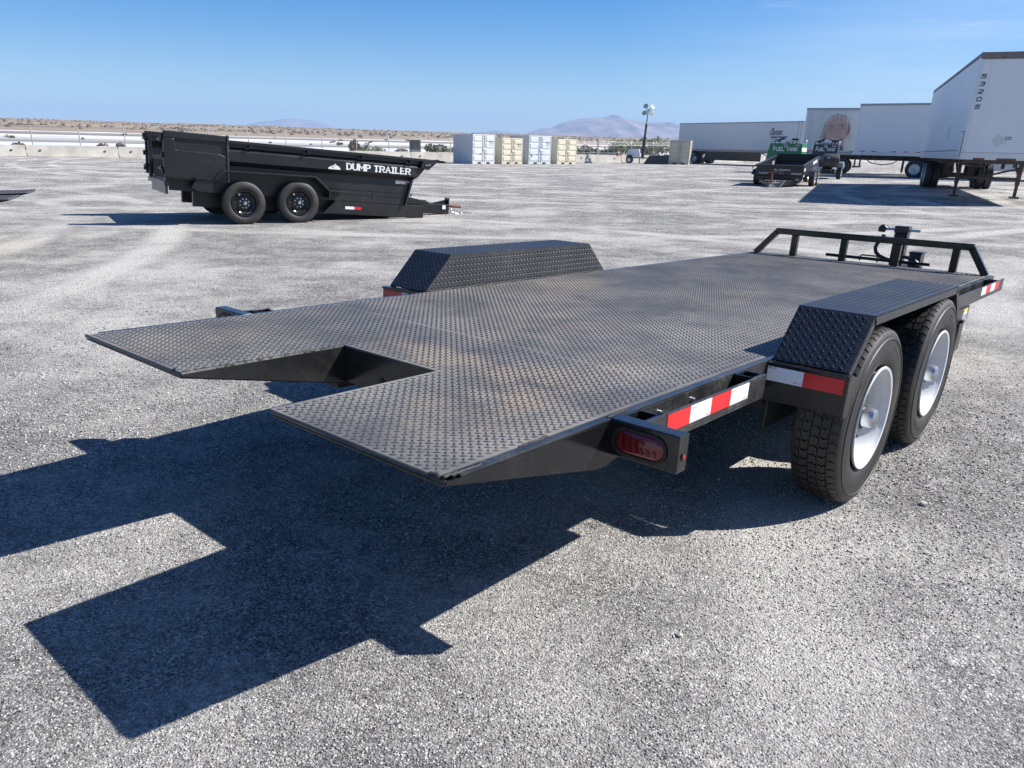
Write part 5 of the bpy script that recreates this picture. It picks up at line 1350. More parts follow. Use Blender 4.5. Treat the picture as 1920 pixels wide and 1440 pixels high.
# ------------------------------------------------------------------ semi trailers
def semi(name, label, x, y, fx, fy, L, H0, H1, skin, wheels, legs=None, skirt=None, rail='alu', top='alu', rearframe=False, panels=1.22, roof='roofdark', Wd=2.6, legmat='darksteel', z=None, refl=False, cat='semi trailer', proud=0.006):
    """rear right corner at (x, y); local +X forward, right side on y=0"""
    r = root(name, label, cat, frame(x, y, fx, fy, z=z), None)
    mb = MB(); mb.box((0.06, 0.012, H0+0.005), (L-0.06, Wd-0.012, H1-0.03)); mb.build('box_body', skin, r)
    # skin panels with narrow joints, down both long sides and the nose
    n_ = max(2, int(round((L-0.24)/panels)))
    for k in range(n_):
        a, c = 0.12 + (L-0.24)*k/n_ + 0.006, 0.12 + (L-0.24)*(k+1)/n_ - 0.006
        mb = MB(); mb.box((a, 0.012-proud, H0+0.205), (c, 0.0115, H1-0.125)); mb.build('side_panel', skin, r)
    mb = MB(); mb.box((0.0, 0.0, H0), (L-0.0, 0.05, H0+0.20)); mb.box((0.0, Wd-0.05, H0), (L, Wd, H0+0.20)); mb.box((L-0.05, 0.05, H0), (L+0.002, Wd-0.05, H0+0.20)); mb.build('bottom_rail', rail, r, bevel=0.006)
    mb = MB(); mb.box((0.0, 0.002, H1-0.12), (L, 0.05, H1)); mb.box((0.0, Wd-0.05, H1-0.12), (L, Wd-0.002, H1)); mb.build('top_rail', top, r, bevel=0.01)
    mb = MB(); mb.box((0.02, 0.03, H1-0.031), (L-0.02, Wd-0.03, H1-0.012)); mb.build('roof', roof, r)
    for (px_, py_) in ((0.0, 0.001), (0.0, Wd-0.121), (L-0.12, 0.001), (L-0.12, Wd-0.121)):
        mb = MB(); mb.box((px_+0.001, py_, H0+0.201), (px_+0.119, py_+0.12, H1-0.121)); mb.build('corner_post', 'alulite' if not rearframe else rail, r, bevel=0.02)
    # rear frame and two doors
    mb = MB(); mb.box((-0.03, 0.0, H0-0.02), (-0.001, Wd, H0+0.14)); mb.box((-0.03, 0.0, H1-0.16), (-0.001, Wd, H1)); mb.build('rear_frame', rail, r)
    for d_ in (0, 1):
        mb = MB(); mb.box((-0.025, 0.1+d_*1.21, H0+0.145), (-0.002, 1.29+d_*1.21, H1-0.165)); dd = mb.build('rear_door', skin, r, bevel=0.004)
        mb = MB(); mb.tube([(-0.045, 1.15 if d_ == 0 else 1.45, H0+0.1), (-0.045, 1.15 if d_ == 0 else 1.45, H1-0.2)], 0.018, 6); mb.build('lock_rod', 'galv', dd)
    # chassis
    mb = MB(); mb.box((0.3, 0.75, H0-0.28), (6.0 if L > 8 else L-0.4, 0.87, H0-0.002)); mb.box((0.3, Wd-0.87, H0-0.28), (6.0 if L > 8 else L-0.4, Wd-0.75, H0-0.002))
    for q in np.arange(0.4, L-0.3, 0.9): mb.box((q, 0.08, H0-0.11), (q+0.07, Wd-0.08, H0-0.003))
    mb.build('chassis', legmat, r)
    mb = MB(); mb.box((0.02, 0.35, 0.48), (0.12, Wd-0.35, 0.58)); mb.box((0.03, 0.60, 0.58), (0.11, 0.68, H0-0.01)); mb.box((0.03, Wd-0.68, 0.58), (0.11, Wd-0.60, H0-0.01)); mb.build('underride_guard', legmat, r)
    for wx in wheels:
        far_wheel(r, wx, 0.17, 0.51, 0.51, 0.27, 0.30, 'alulite', -1, dual=True, disc=0.9, holes=8); far_wheel(r, wx, Wd-0.17, 0.51, 0.51, 0.27, 0.30, 'alulite', 1, dual=True, disc=0.9, holes=8)
        mb = MB(); mb.tube([(wx, 0.3, 0.51), (wx, Wd-0.3, 0.51)], 0.07, 8); mb.box((wx-0.12, 0.7, 0.55), (wx+0.12, 0.95, H0-0.29)); mb.box((wx-0.12, Wd-0.95, 0.55), (wx+0.12, Wd-0.7, H0-0.29)); mb.build('axle', legmat, r)
    if wheels:
        for y_ in (0.05, Wd-0.65):
            mb = MB(); mb.box((min(wheels)-0.72, y_, 0.30), (min(wheels)-0.70, y_+0.60, H0-0.005)); mb.build('mudflap', 'blackmatte', r)
    if legs:
        for y_ in (0.42, Wd-0.42):
            mb = MB(); mb.box((legs-0.07, y_-0.06, 0.42), (legs+0.07, y_+0.06, H0-0.001)); mb.box((legs-0.05, y_-0.045, 0.06), (legs+0.05, y_+0.045, 0.4195)); mb.box((legs-0.15, y_-0.13, 0.0), (legs+0.15, y_+0.13, 0.0595)); mb.build('landing_leg', legmat, r, bevel=0.006)
        mb = MB(); mb.beam((legs, 0.48, 0.62), (legs, Wd-0.48, 0.62), 0.07, 0.09); mb.beam((legs-0.05, Wd-0.45, 0.95), (legs-0.05, 0.95, 0.60), 0.06, 0.06); mb.beam((legs-0.08, 0.42, 0.70), (legs-1.3, 0.42, H0-0.06), 0.06, 0.06); mb.beam((legs-0.08, Wd-0.42, 0.70), (legs-1.3, Wd-0.42, H0-0.06), 0.06, 0.06); mb.build('leg_brace', legmat, r)
    if skirt:
        mb = MB(); mb.box((skirt[0], 0.06, skirt[2]), (skirt[1], 0.085, H0-0.002)); mb.build('side_skirt', skirt[3], r, bevel=0.01)
    if refl:
        for k in range(refl):
            a = 0.35 + k*(L-1.0)/(refl-1) if refl > 1 else 0.5
            mb = MB(); mb.box((a, -0.0025, H0+0.215), (a+0.32, 0.004, H0+0.262)); mb.build('red_reflector', 'redtape', r)
    return r

# the long white refrigerated trailer at the back
A1 = semi('refrigerated_trailer', 'long white refrigerated trailer with dark script lettering near its front end', 19.9, 88.6, 0.50, -0.87, 16.2, 1.28, 4.02, 'truckgrey', (1.35, 2.65), legs=12.6, skirt=(4.3, 11.6, 0.42, 'blackmatte'), rail='alu', top='alu', panels=1.35, proud=0.004)
mb = MB()
for q in np.arange(0.3, 15.9, 0.5): mb.box((q, -0.004, 1.335), (q+0.28, -0.0005, 1.385))
o_ = mb.build('rail_tape', 'roofdark', A1); o_['kind'] = 'stuff'
mb = MB(); mb.prism([(16.21, 2.0), (16.75, 2.1), (16.80, 3.75), (16.5, 3.95), (16.21, 3.95)], 'y', 0.25, 2.35); ru = mb.build('cooling_unit', 'truckwhite', A1, bevel=0.05)
mb = MB(); mb.prism([(16.3, 3.70), (16.9, 3.62), (16.9, 3.85), (16.4, 3.97)], 'y', 0.20, 2.40); mb.build('cooling_grille', 'blackmatte', ru, bevel=0.03)
mb = MB(); mb.box((15.55, -0.004, 1.5), (15.62, 0.004, 3.88)); mb.box((15.9, -0.004, 1.5), (15.95, 0.004, 3.88)); mb.build('skin_strip', 'alu', A1)
mb = MB()
E1 = [[(1.0,.78),(.85,1),(.5,1),(.3,.8),(.5,.58),(.75,.6)], [(.5,.58),(.15,.4),(0,.15),(.25,0),(.7,.05),(1.05,.3)]]
def script(mb, org, h, th):
    T_ = lambda p: (p[0]*h*0.55 + 0.32*p[1]*h*0.55, p[1]*h)
    k = 0
    letters = [(0.0, E1)]
    x = 1.15
    low = {'l': [[(0,.0),(.0,.95)]], 'i': [[(0,.6),(0,.0),(.2,.0)]], 'n': [[(0,.0),(0,.55)],[(0,.45),(.3,.6),(.5,.5),(.5,.0),(.65,.0)]], 's': [[(.5,.5),(.2,.6),(.05,.45),(.45,.2),(.3,.0),(0,.05)]], 'o': [[(.25,.6),(0,.35),(.05,.08),(.3,.0),(.5,.2),(.5,.45),(.25,.6)]]}
    for ch, w in (('l',.35),('i',.40),('n',.80),('s',.65),('o',.70),('n',.7)):
        letters.append((x, low[ch])); x += w
    for xo, pls in letters:
        for pl in pls:
            for a, c in zip(pl, pl[1:]):
                A = Vector(T_((a[0]+xo, a[1]))); B = Vector(T_((c[0]+xo, c[1]))); d = B-A
                if d.length < 1e-6: continue
                d.normalize(); p = Vector((-d.y, d.x))*th/2; e = d*th*.4; yv = org[1] - 0.0012*(k % 6); k += 1
                mb.add([(org[0]+q.x, yv, org[2]+q.y) for q in (A-e+p, B+e+p, B+e-p, A-e-p)], [(3,2,1,0)])
script(mb, (12.35, 0.0035, 2.86), 0.56, 0.085)
o_ = mb.build('script_lettering', 'greyprint', A1); o_['kind'] = 'stuff'
mb = MB()
for a, w in ((12.55, .78), (13.42, 1.05)): mb.box((a, 0.0015, 2.56), (a+w, 0.0045, 2.72))
for a, w in ((12.6, 1.0), (13.75, .45)): mb.box((a, 0.0015, 2.42), (a+w, 0.0045, 2.47))
mb.box((12.55, 0.0015, 2.24), (13.75, 0.0045, 2.28))
o_ = mb.build('small_print', 'greyprint', A1); o_['kind'] = 'stuff'

# trailer with a printed portrait
A2 = semi('box_trailer', 'white box trailer with a printed portrait of a smiling fair haired face', 20.95, 55.75, 0.88, -0.475, 9.0, 1.22, 4.12, 'truckgrey', (1.35, 2.60), legs=None, rail='alu', top='alu', panels=1.3, refl=4)
mb = MB(); mb.box((0.50, -0.001, 1.50), (4.3, 0.004, 3.83)); pp = mb.build('printed_portrait', 'p_bg', A2)
def flat(mb, pts, lay, mi=0): 
    mb.add([(p[0], -0.0015 - 0.0012*lay, p[1]) for p in pts], [tuple(range(len(pts)))], None, mi)
def ell(cx, cz, a, b, n=26, rot=0.0, t0=0, t1=360):
    return [(cx + a*math.cos(R_(t0+(t1-t0)*i/n))*math.cos(rot) - b*math.sin(R_(t0+(t1-t0)*i/n))*math.sin(rot), cz + a*math.cos(R_(t0+(t1-t0)*i/n))*math.sin(rot) + b*math.sin(R_(t0+(t1-t0)*i/n))*math.cos(rot)) for i in range(n)]
mb = MB()
fx_, fz_ = 1.98, 2.72
mats_ = ['p_hair', 'p_hairdark', 'p_skin', 'p_blush', 'p_dark', 'p_shirt', 'p_bg']
flat(mb, [(1.05,1.50),(1.00,2.0),(1.10,2.6),(1.25,3.2),(1.5,3.62),(1.95,3.78),(2.45,3.66),(2.75,3.3),(2.86,2.8),(2.92,2.2),(3.05,1.50)], 0, 0)
flat(mb, [(1.30,1.50),(1.26,2.1),(1.34,2.75),(1.40,2.75),(1.44,2.1),(1.62,1.62),(1.75,1.50)], 1, 1)
flat(mb, [(2.66,3.30),(2.80,3.0),(2.84,2.72),(2.74,2.40),(2.68,2.52),(2.70,2.9)], 1, 1)
flat(mb, [(1.85,1.50),(1.95,1.95),(2.45,1.95),(2.62,1.50)], 1, 5)
flat(mb, [(1.72,1.75),(1.80,2.1),(2.35,2.1),(2.48,1.80),(2.1,1.62)], 2, 3)
flat(mb, ell(fx_+0.04, fz_-0.06, 0.66, 0.88), 3, 2)
flat(mb, ell(fx_+0.10, fz_-0.52, 0.47, 0.40), 4, 2)
for (cx, cz) in ((1.62, 2.36), (2.44, 2.44)): flat(mb, ell(cx, cz, 0.11, 0.10), 5, 3)
flat(mb, [(1.62,2.20),(1.72,2.06),(2.0,1.98),(2.3,2.05),(2.48,2.22),(2.3,2.24),(2.0,2.25)], 6, 4)
flat(mb, [(1.70,2.20),(2.0,2.13),(2.38,2.21),(2.2,2.24),(1.9,2.24)], 7, 6)
flat(mb, [(1.86,2.44),(2.04,2.40),(2.24,2.46),(2.12,2.49),(1.98,2.48)], 6, 3)
for (cx, cz, rt) in ((1.70, 2.86, 0.06), (2.30, 2.93, -0.02)):
    flat(mb, ell(cx, cz, 0.18, 0.072, rot=rt), 6, 4); flat(mb, ell(cx, cz-0.006, 0.145, 0.048, rot=rt), 7, 6); flat(mb, ell(cx, cz+0.155, 0.20, 0.030, rot=rt), 6, 1); flat(mb, ell(cx+0.01, cz-0.005, 0.055, 0.052, rot=rt), 8, 4)
for k in range(15):
    x0 = 1.42 + 0.085*k; flat(mb, [(x0, 3.70-0.02*abs(k-7)), (x0+0.05, 3.72-0.02*abs(k-7)), (x0+0.02+0.01*(k-7), 3.06+0.06*(k % 3)+0.015*abs(k-7)), (x0+0.01+0.01*(k-7), 3.05+0.06*(k % 3))], 6 + k % 2, 0 if k % 3 else 2)
for k in range(6): flat(mb, [(1.15+0.05*k, 3.0+.08*k), (1.17+0.05*k, 3.0+.08*k), (1.10+0.06*k, 1.52), (1.07+0.06*k, 1.52)], 2, 1 if k % 2 else 0)
for k in range(4): flat(mb, [(1.78+0.2*k, 3.74), (1.80+0.2*k, 3.74), (1.76+0.22*k, 3.42), (1.75+0.22*k, 3.42)], 8, 1)
flat(mb, [(2.66,1.50),(2.60,2.2),(3.9,2.25),(3.9,1.50)], 7, 6)
o_ = mb.build('portrait_print', mats_, pp); o_['kind'] = 'stuff'
mb = MB()
for k in range(17): mb.box((0.50, -0.0165, 1.62+k*0.13), (4.3, -0.0125, 1.628+k*0.13))
o_ = mb.build('skin_rib', 'truckgrey', pp); o_['kind'] = 'stuff'

# plain white trailer beside it
A3 = semi('box_trailer', 'plain white box trailer with red reflectors between the portrait trailer and the tall one', 21.96, 50.05, 0.80, -0.60, 12.0, 1.22, 4.12, 'truckwhite', (3.55, 4.80), legs=None, skirt=(6.6, 11.2, 0.55, 'alulite'), rail='alulite', top='alu', panels=1.22, rearframe=True)
for a in (0.42, 1.05, 2.15, 2.80, 3.45, 4.6, 5.3):
    mb = MB(); mb.box((a, -0.0025, 1.425), (a+0.27, 0.0042, 1.475)); mb.build('red_reflector', 'redtape', A3)
mb = MB(); mb.tube([(0.6, 0.9, 1.0), (1.0, 0.7, 0.78), (1.6, 0.6, 0.70), (2.2, 0.6, 0.78), (2.5, 0.7, 1.0)], 0.03, 6); mb.build('air_hose', 'hose', A3, smooth=True)

# tall white trailer nose on the right
A4 = semi('dry_van_trailer', 'tall white trailer with number 53205 and a dark roof rail at the right edge', 20.24, 38.76, -0.402, -0.9156, 15.5, 1.20, 4.12, 'truckwhite', (2.4, 3.65), legs=12.1, rail='alulite', top='roofdark', panels=0.62, legmat='brownsteel', proud=0.004)
Ln = 15.5
mb = MB(); mb.box((Ln-0.0585, 0.02, 1.405), (Ln-0.004, 2.58, 3.93)); nz = mb.build('nose_panel', 'truckwhite', A4, bevel=0.008)
mb = MB(); mb.box((Ln-0.002, 0.0, 3.935), (Ln+0.018, 2.6, 4.115)); mb.build('nose_header', 'roofdark', A4, bevel=0.008)
mb = MB(); mb.box((Ln-0.003, 0.50, 3.96), (Ln+0.022, 0.62, 4.01)); mb.box((Ln-0.003, 1.9, 3.95), (Ln+0.021, 2.1, 4.0)); mb.build('rust_streak', 'rust', A4)
for ch, z_ in zip("53205", (3.42, 3.215, 3.01, 2.805, 2.60)):
    mb = MB(); lettering(mb, ch, (Ln-0.0025, 0.11, z_), (0,1,0), (0,0,1), 0.125, 0.22, 0.85, 0.2, 0.12); mb.build('number_digit', 'blackprint', nz)
mb = MB(); mb.box((Ln-0.0036, 0.30, 3.0), (Ln-0.0030, 0.305, 3.87)); mb.build('nose_seam', 'alu', nz)
for pts, mt_ in (([(0.40,2.02),(0.62,2.18),(0.86,2.0),(0.80,1.86),(0.58,1.76),(0.42,1.86)], 'whiteprint'), ([(0.72,1.78),(0.86,1.92),(1.05,1.84),(1.10,1.70),(0.96,1.62),(0.92,1.55),(0.80,1.58),(0.78,1.68)], 'truckgrey')):
    mb = MB(); mb.add([(Ln-0.0030 + (0.0006 if mt_ == 'truckgrey' else 0), p[0], p[1]) for p in pts], [tuple(range(len(pts)))]); mb.build('repair_patch', mt_, nz)
mb = MB()
for k in range(2):
    for j in range(3): mb.box((Ln-0.0032, 1.06+0.055*j, 1.77+0.05*k), (Ln-0.0020, 1.10+0.055*j, 1.80+0.05*k))
mb.build('small_print', 'blackprint', nz)
mb = MB(); mb.box((Ln-0.0032, 1.78, 3.70), (Ln-0.0015, 2.0, 3.84)); mb.build('data_plate', 'greylite', nz)
mb = MB(); mb.box((14.55, -0.006, 1.32), (15.3, 0.0045, 1.98)); mb.build('vent_door', 'truckwhite', A4, bevel=0.004)
mb = MB(); mb.box((15.302, -0.008, 1.30), (15.322, 0.004, 1.99)); mb.box((14.55, -0.008, 1.985), (15.30, 0.004, 2.0)); mb.build('vent_frame', 'rust', A4)
mb = MB(); mb.box((10.9, -0.007, 1.85), (10.94, -0.0005, 2.25)); mb.build('scrape_mark', 'greyprint', A4)
mb = MB()
for q in np.arange(0.3, 14.4, 0.31): mb.box((q, -0.003, 1.44), (q+0.10, 0.0055, 1.475))
o_ = mb.build('rivet_row', 'greyprint', A4); o_['kind'] = 'stuff'
for y_, w_ in ((0.35, 0.3), (0.95, 0.5), (1.9, 0.25)):
    mb = MB(); mb.box((Ln+0.0025, y_, 1.20), (Ln+0.0045, y_+w_, 1.255)); mb.build('rust_streak', 'rust', A4)
mb = MB(); mb.box((Ln-1.6, 0.15, 1.10), (Ln-0.1, 2.45, 1.195)); mb.tube([(Ln-0.9, 1.3, 1.10), (Ln-0.9, 1.3, 0.95)], 0.05, 10); mb.build('kingpin_plate', 'brownsteel', A4)
mb = MB(); mb.box((12.5, 0.7, 0.98), (Ln-0.3, 0.76, 1.03)); mb.box((Ln-0.6, 1.5, 1.0), (Ln-0.5, 1.6, 1.15)); mb.build('air_line', 'darksteel', A4)

# ------------------------------------------------------------------ small black dump trailer, nose down, facing the camera
UP_ = 0.098
U_ = root('utility_dump_trailer', 'small black open dump trailer tipped nose down in front of the green tank', 'trailer', frame(13.15, 34.4, -0.50, -0.866, UP_))
BW, BLn, TT, TB = 1.92, 4.0, 0.885, 0.36
mb = MB(); mb.box((-0.04, -BW, TB-0.12), (0.0, 0.0, TT-0.05)); fp = mb.build('front_panel', 'blackmatte', U_, bevel=0.006)
mb = MB(); mb.box((-0.06, -BW-0.05, TT-0.049), (0.03, 0.05, TT)); mb.build('front_rail', 'edge', U_, bevel=0.006)
mb = MB(); mb.prism([(-0.0, TB+0.10), (0.03, TB+0.06), (0.03, TB-0.02), (0.0, TB-0.04)], 'y', -BW+0.02, -0.02); mb.build('front_rib', 'blackmatte', U_)
for y0 in (0, 1):
    ya = -0.0 if y0 == 0 else -BW
    s_ = -1 if y0 == 0 else 1
    mb = MB(); mb.box((-BLn, ya, TB), (-0.042, ya+s_*0.04, TT-0.05)); mb.box((-BLn, ya-s_*0.015, 0.54), (-0.05, ya-s_*0.001, 0.60)); sw = mb.build('side_wall', 'blackmatte', U_, bevel=0.003)
    mb = MB(); mb.box((-BLn, ya+s_*0.075, TT-0.0495), (-0.062, ya-s_*0.035, TT)); mb.build('top_rail', 'edge', U_, bevel=0.006)
    if y0 == 0:
        mb = MB()
        for k in range(5): mb.prism([(-2.35-0.22*k, 0.66), (-2.52-0.22*k, 0.66), (-2.52-0.22*k, 0.80-0.02*(k % 2)), (-2.35-0.22*k, 0.80-0.02*(k % 2))], 'y', 0.002, 0.006)
        o_ = mb.build('side_print', 'whiteprint', sw); o_['kind'] = 'stuff'
        mb = MB(); mb.box((-0.55, 0.001, 0.55), (-0.25, 0.005, 0.72)); mb.build('white_tape', 'whitetape', sw)
        mb = MB(); mb.box((-0.42, 0.001, 0.38), (-0.20, 0.005, 0.45)); mb.build('white_tape', 'whitetape', sw)
        mb = MB(); mb.box((-0.62, 0.001, 0.14), (-0.40, 0.005, 0.22)); mb.build('red_tape', 'redtape', sw)
    # fender shelf and wheels
    yo = ya - s_*0.36
    mb = MB(); mb.prism([(-2.95, 0.38), (-2.72, 0.55), (-0.95, 0.55), (-0.72, 0.40), (-0.72, 0.36), (-0.93, 0.515), (-2.74, 0.515), (-2.98, 0.35)], 'y', ya, yo); mb.build('fender', 'edge', U_, bevel=0.004)
    for wx in (-1.36, -2.24):
        far_wheel(U_, wx, ya - s_*0.21, 0.355 + UP_*wx, 0.355, 0.24, 0.215, 'alulite', 1 if y0 == 0 else -1, disc=0.7, tyre='rubber')
mb = MB(); mb.box((-BLn, -BW+0.042, TB), (-0.042, -0.042, TB+0.03)); mb.build('floor', 'blackmatte', U_)
mb = MB(); mb.box((-BLn-0.04, -BW, TB), (-BLn-0.001, 0.0, TT+0.06)); tg_ = mb.build('tailgate', 'blackmatte', U_, bevel=0.006)
mb = MB()
for k in range(3): mb.box((-BLn, -BW+0.05, TB+0.12+0.16*k), (-BLn+0.025, -0.05, TB+0.16+0.16*k))
mb.build('tailgate_rib', 'edge', tg_)
mb = MB(); mb.box((-3.3, -BW+0.05, TB+0.05), (-2.9, -BW+0.052+0.01, TB+0.34)); mb.build('inner_sticker', 'greylite', U_)
for (a, c) in ((-BW+0.10, -BW+0.50), (-0.46, -0.04)):
    mb = MB(); mb.box((0.001, a, 0.50), (0.006, c, 0.565)); mb.build('white_tape', 'greylite', fp)
mb = MB(); mb.box((0.001, -BW/2-0.02, 0.49), (0.006, -BW/2+0.20, 0.575)); mb.build('number_plate', 'greyprint', fp)
mb = MB(); mb.box((0.001, -0.26, 0.26), (0.005, -0.13, 0.36)); mb.build('sticker', 'greylite', fp)
mb = MB(); xq = -BW/2 - 0.22
for k, w in enumerate((.07, .05, .0, .05, .06, .05, .06, .05, .06)):
    if w: mb.box((0.001, xq, 0.655), (0.004, xq+w, 0.655 + (0.05 if k % 3 == 0 else 0.035)))
    xq += (w or .04) + 0.02
o_ = mb.build('maker_print', 'whiteprint', fp); o_['kind'] = 'stuff'
mb = MB(); mb.beam((-0.3, -BW+0.15, 0.18), (1.25, -BW/2-0.06, 0.20), 0.07, 0.12); mb.beam((-0.3, -0.15, 0.18), (1.25, -BW/2+0.06, 0.20), 0.07, 0.12); tn_ = mb.build('tongue', 'blackmatte', U_)
mb = MB(); mb.box((1.18, -BW/2-0.08, 0.16), (1.42, -BW/2+0.08, 0.27)); mb.build('coupler', 'chrome', tn_, bevel=0.01)
mb = MB(); mb.tube([(0.85, -BW/2-0.12, 0.12), (0.85, -BW/2-0.12, 0.66)], 0.04, 8); mb.beam((0.85, -BW/2-0.36, 0.66), (0.85, -BW/2+0.25, 0.70), 0.03, 0.03); mb.build('jack', 'rust', U_)
mb = MB(); mb.tube([(1.35, -BW/2+0.1, 0.2), (1.45, -BW/2+0.25, 0.19), (1.5, -BW/2+0.4, 0.22), (1.3, -BW/2+0.5, 0.40)], 0.025, 6); mb.build('safety_chain', 'chrome', U_, smooth=True)
mb = MB(); mb.tube([(-0.15, -BW-0.05, TT-0.02), (-0.1, -BW-0.18, TT-0.12), (-0.1, -BW-0.22, TT-0.2)], 0.02, 6); mb.build('tarp_crank', 'hose', U_, smooth=True)

# ------------------------------------------------------------------ tank trailers behind it
def fuel_tank(name, label, x, y, fx, fy, w0, w1, Ht, Lt, mat, word_w, front_black=False, band=False, pumps='blue'):
    r = root(name, label, 'fuel tank trailer', frame(x, y, fx, fy))
    z0 = 0.42
    mb = MB(); hw0, hw1 = w0/2, w1/2
    vs = []
    for xx in (-Lt, 0.0):
        vs += [(xx, -hw1, z0), (xx, hw1*0.86, z0), (xx, hw0, Ht), (xx, -hw0, Ht)]
    mb.add(vs, [(0,1,2,3), (7,6,5,4), (0,4,5,1), (1,5,6,2), (2,6,7,3), (3,7,4,0)])
    tk = mb.build('tank_shell', mat, r, bevel=0.02)
    wx = 0.0025
    mb = MB(); h = 0.185; wt = lettering(mb, "FUEL TANK", (0, 0, 0), (0,1,0), (0,0,1), h, 0.22, 0.80, 0.24)
    k_ = word_w/wt
    mb.v = [(wx + abs(p[0]), -word_w/2 + p[1]*k_, Ht-0.36 + p[2]) for p in mb.v]
    mb.build('lettering', 'whiteprint', tk)
    mb = MB(); mb.box((wx, -0.09, Ht-0.19), (wx+0.004, 0.08, Ht-0.02)); mb.build('sight_plate', 'greylite', tk)
    mb = MB(); mb.box((wx, hw0-0.32, Ht-0.13), (wx+0.004, hw0-0.08, Ht-0.05)); mb.build('sticker', 'greylite', tk)
    mb = MB(); mb.add([(wx, -hw0+0.12, Ht-0.10), (wx, -hw0+0.16, Ht-0.16), (wx, -hw0+0.25, Ht-0.06), (wx, -hw0+0.16, Ht-0.12)], [(0,1,2,3)]); mb.build('tick_mark', 'whiteprint', tk)
    if band:
        mb = MB(); mb.add([(-Lt+0.005, hw0+0.004, Ht-0.36), (-0.005, hw0+0.004, Ht-0.36), (-0.005, hw0+0.004, Ht-0.19), (-Lt+0.005, hw0+0.004, Ht-0.19)], [(0,1,2,3)])
        mb.v = [(p[0], p[1] + (hw1*0.86-hw0)*(Ht-p[2])/(Ht-z0), p[2]) for p in mb.v]; mb.build('white_band', 'whiteprint', tk)
    mb = MB(); mb.tube([(-0.05, -0.3, Ht*0.5+0.12), (0.10, -0.22, Ht*0.5+0.15), (0.16, 0.0, Ht*0.5+0.16), (0.10, 0.12, Ht*0.5+0.10)], 0.05, 7); mb.build('fill_pipe', 'alulite', r, smooth=True)
    # pump, reel, nozzle and hoses on top
    mb = MB(); mb.box((-0.55, -0.15, Ht+0.05), (-0.25, 0.20, Ht+0.22)); mb.box((-0.5, -0.08, Ht), (-0.3, 0.10, Ht+0.05)); pm = mb.build('fuel_pump', 'alulite', r, bevel=0.03)
    mb = MB(); mb.beam((-0.35, -0.48, Ht+0.10), (-0.35, -0.12, Ht+0.27), 0.10, 0.10); mb.build('nozzle_holster', pumps, r)
    mb = MB(); mb.tube([(-0.3, -0.60, Ht), (-0.3, -0.58, Ht+0.12), (-0.3, -0.48, Ht+0.17), (-0.3, -0.35, Ht+0.12), (-0.3, -0.36, Ht)], 0.025, 6); mb.tube([(-0.3, 0.2, Ht+0.2), (-0.2, 0.42, Ht+0.20), (-0.15, 0.52, Ht+0.18)], 0.035, 6); mb.build('hose', 'hose', r, smooth=True)
    mb = MB(); mb.box((-0.45, 0.22, Ht+0.14), (-0.25, 0.50, Ht+0.20)); mb.build('meter', 'blackmatte', r, bevel=0.02)
    for y_ in (0.05, 0.25, 0.42):
        mb = MB(); mb.tube([(-0.3, y_, Ht), (-0.3, y_, Ht+0.12)], 0.03, 6); mb.build('valve', 'brass' if y_ < .1 else 'hose', r)
    mb = MB(); mb.tube([(-0.9*Lt, hw0-0.05, Ht), (-0.9*Lt, hw0-0.05, Ht+0.14), (-0.9*Lt, hw0-0.05, Ht+0.18)], [0.05, 0.06, 0.03], 8); mb.build('vent_cap', 'alulite', r, smooth=True)
    # running gear
    mb = MB(); mb.box((-Lt-0.1, -hw1+0.05, 0.32), (0.35, hw1-0.1, 0.41)); mb.beam((0.3, -hw1+0.15, 0.36), (1.5, 0, 0.36), 0.07, 0.08); mb.beam((0.3, hw1-0.2, 0.36), (1.5, 0, 0.36), 0.07, 0.08); mb.build('chassis', 'blackmatte', r)
    return r
G_ = fuel_tank('fuel_tank_trailer', 'green fuel tank trailer with FUEL TANK lettering behind the small dump trailer', 14.25, 40.0, -0.50, -0.866, 1.50, 1.95, 1.79, 1.35, 'green', 1.12, band=True)
for s_ in (-1, 1): far_wheel(G_, -0.7, s_*1.05, 0.34, 0.34, 0.22, 0.2, 'alulite', s_*1.0)
mb = MB(); mb.box((-0.95, -1.28, 0.46), (0.10, -0.93, 0.62)); mb.box((-0.95, 0.93, 0.46), (0.10, 1.25, 0.62)); mb.build('fender', 'green', G_, bevel=0.03)
mb = MB(); mb.tube([(1.45, 0, 0.0), (1.45, 0, 0.6)], 0.04, 8); mb.build('jack', 'alulite', G_)
N_ = fuel_tank('fuel_tank_trailer', 'dark navy fuel tank trailer with a black cylinder tank in front of it', 18.35, 45.3, -0.45, -0.893, 1.24, 1.50, 1.79, 1.25, 'navy', 0.98, pumps='hose')
mb = MB(); mb.lathe([(-0.42, 0.0), (-0.42, 0.36), (-0.39, 0.41), (-0.30, 0.43), (0.30, 0.43), (0.39, 0.41), (0.42, 0.36), (0.42, 0.0)], 36, Matrix.Translation((0.95, 0.40, 0.93)) @ Matrix.Diagonal((0.9, 1.0, 0.9, 1.0)) @ Matrix.Rotation(R_(14), 4, 'Z')); ct = mb.build('cylinder_tank', 'blackcyl', N_, smooth=True, ang=40)
mb = MB(); lettering(mb, "TANK", (1.335, 0.06, 1.04), (0,1,0), (0,0,1), 0.085, 0.2, 0.8, 0.24, 0.1); mb.build('lettering', 'whiteprint', ct)
mb = MB(); mb.box((0.60, -0.45, 0.42), (1.30, 0.55, 0.52)); mb.build('cradle', 'blackmatte', N_)
mb = MB(); mb.tube([(1.75, -0.02, 0.02), (1.75, -0.02, 0.62)], 0.035, 8); mb.tube([(1.75, -0.02, 0.0), (1.75, -0.02, 0.03)], 0.09, 8); mb.build('jack', 'chrome', N_)
mb = MB(); mb.beam((0.4, 0, 0.47), (1.85, 0, 0.44), 0.09, 0.09); mb.build('tongue', 'blackmatte', N_)
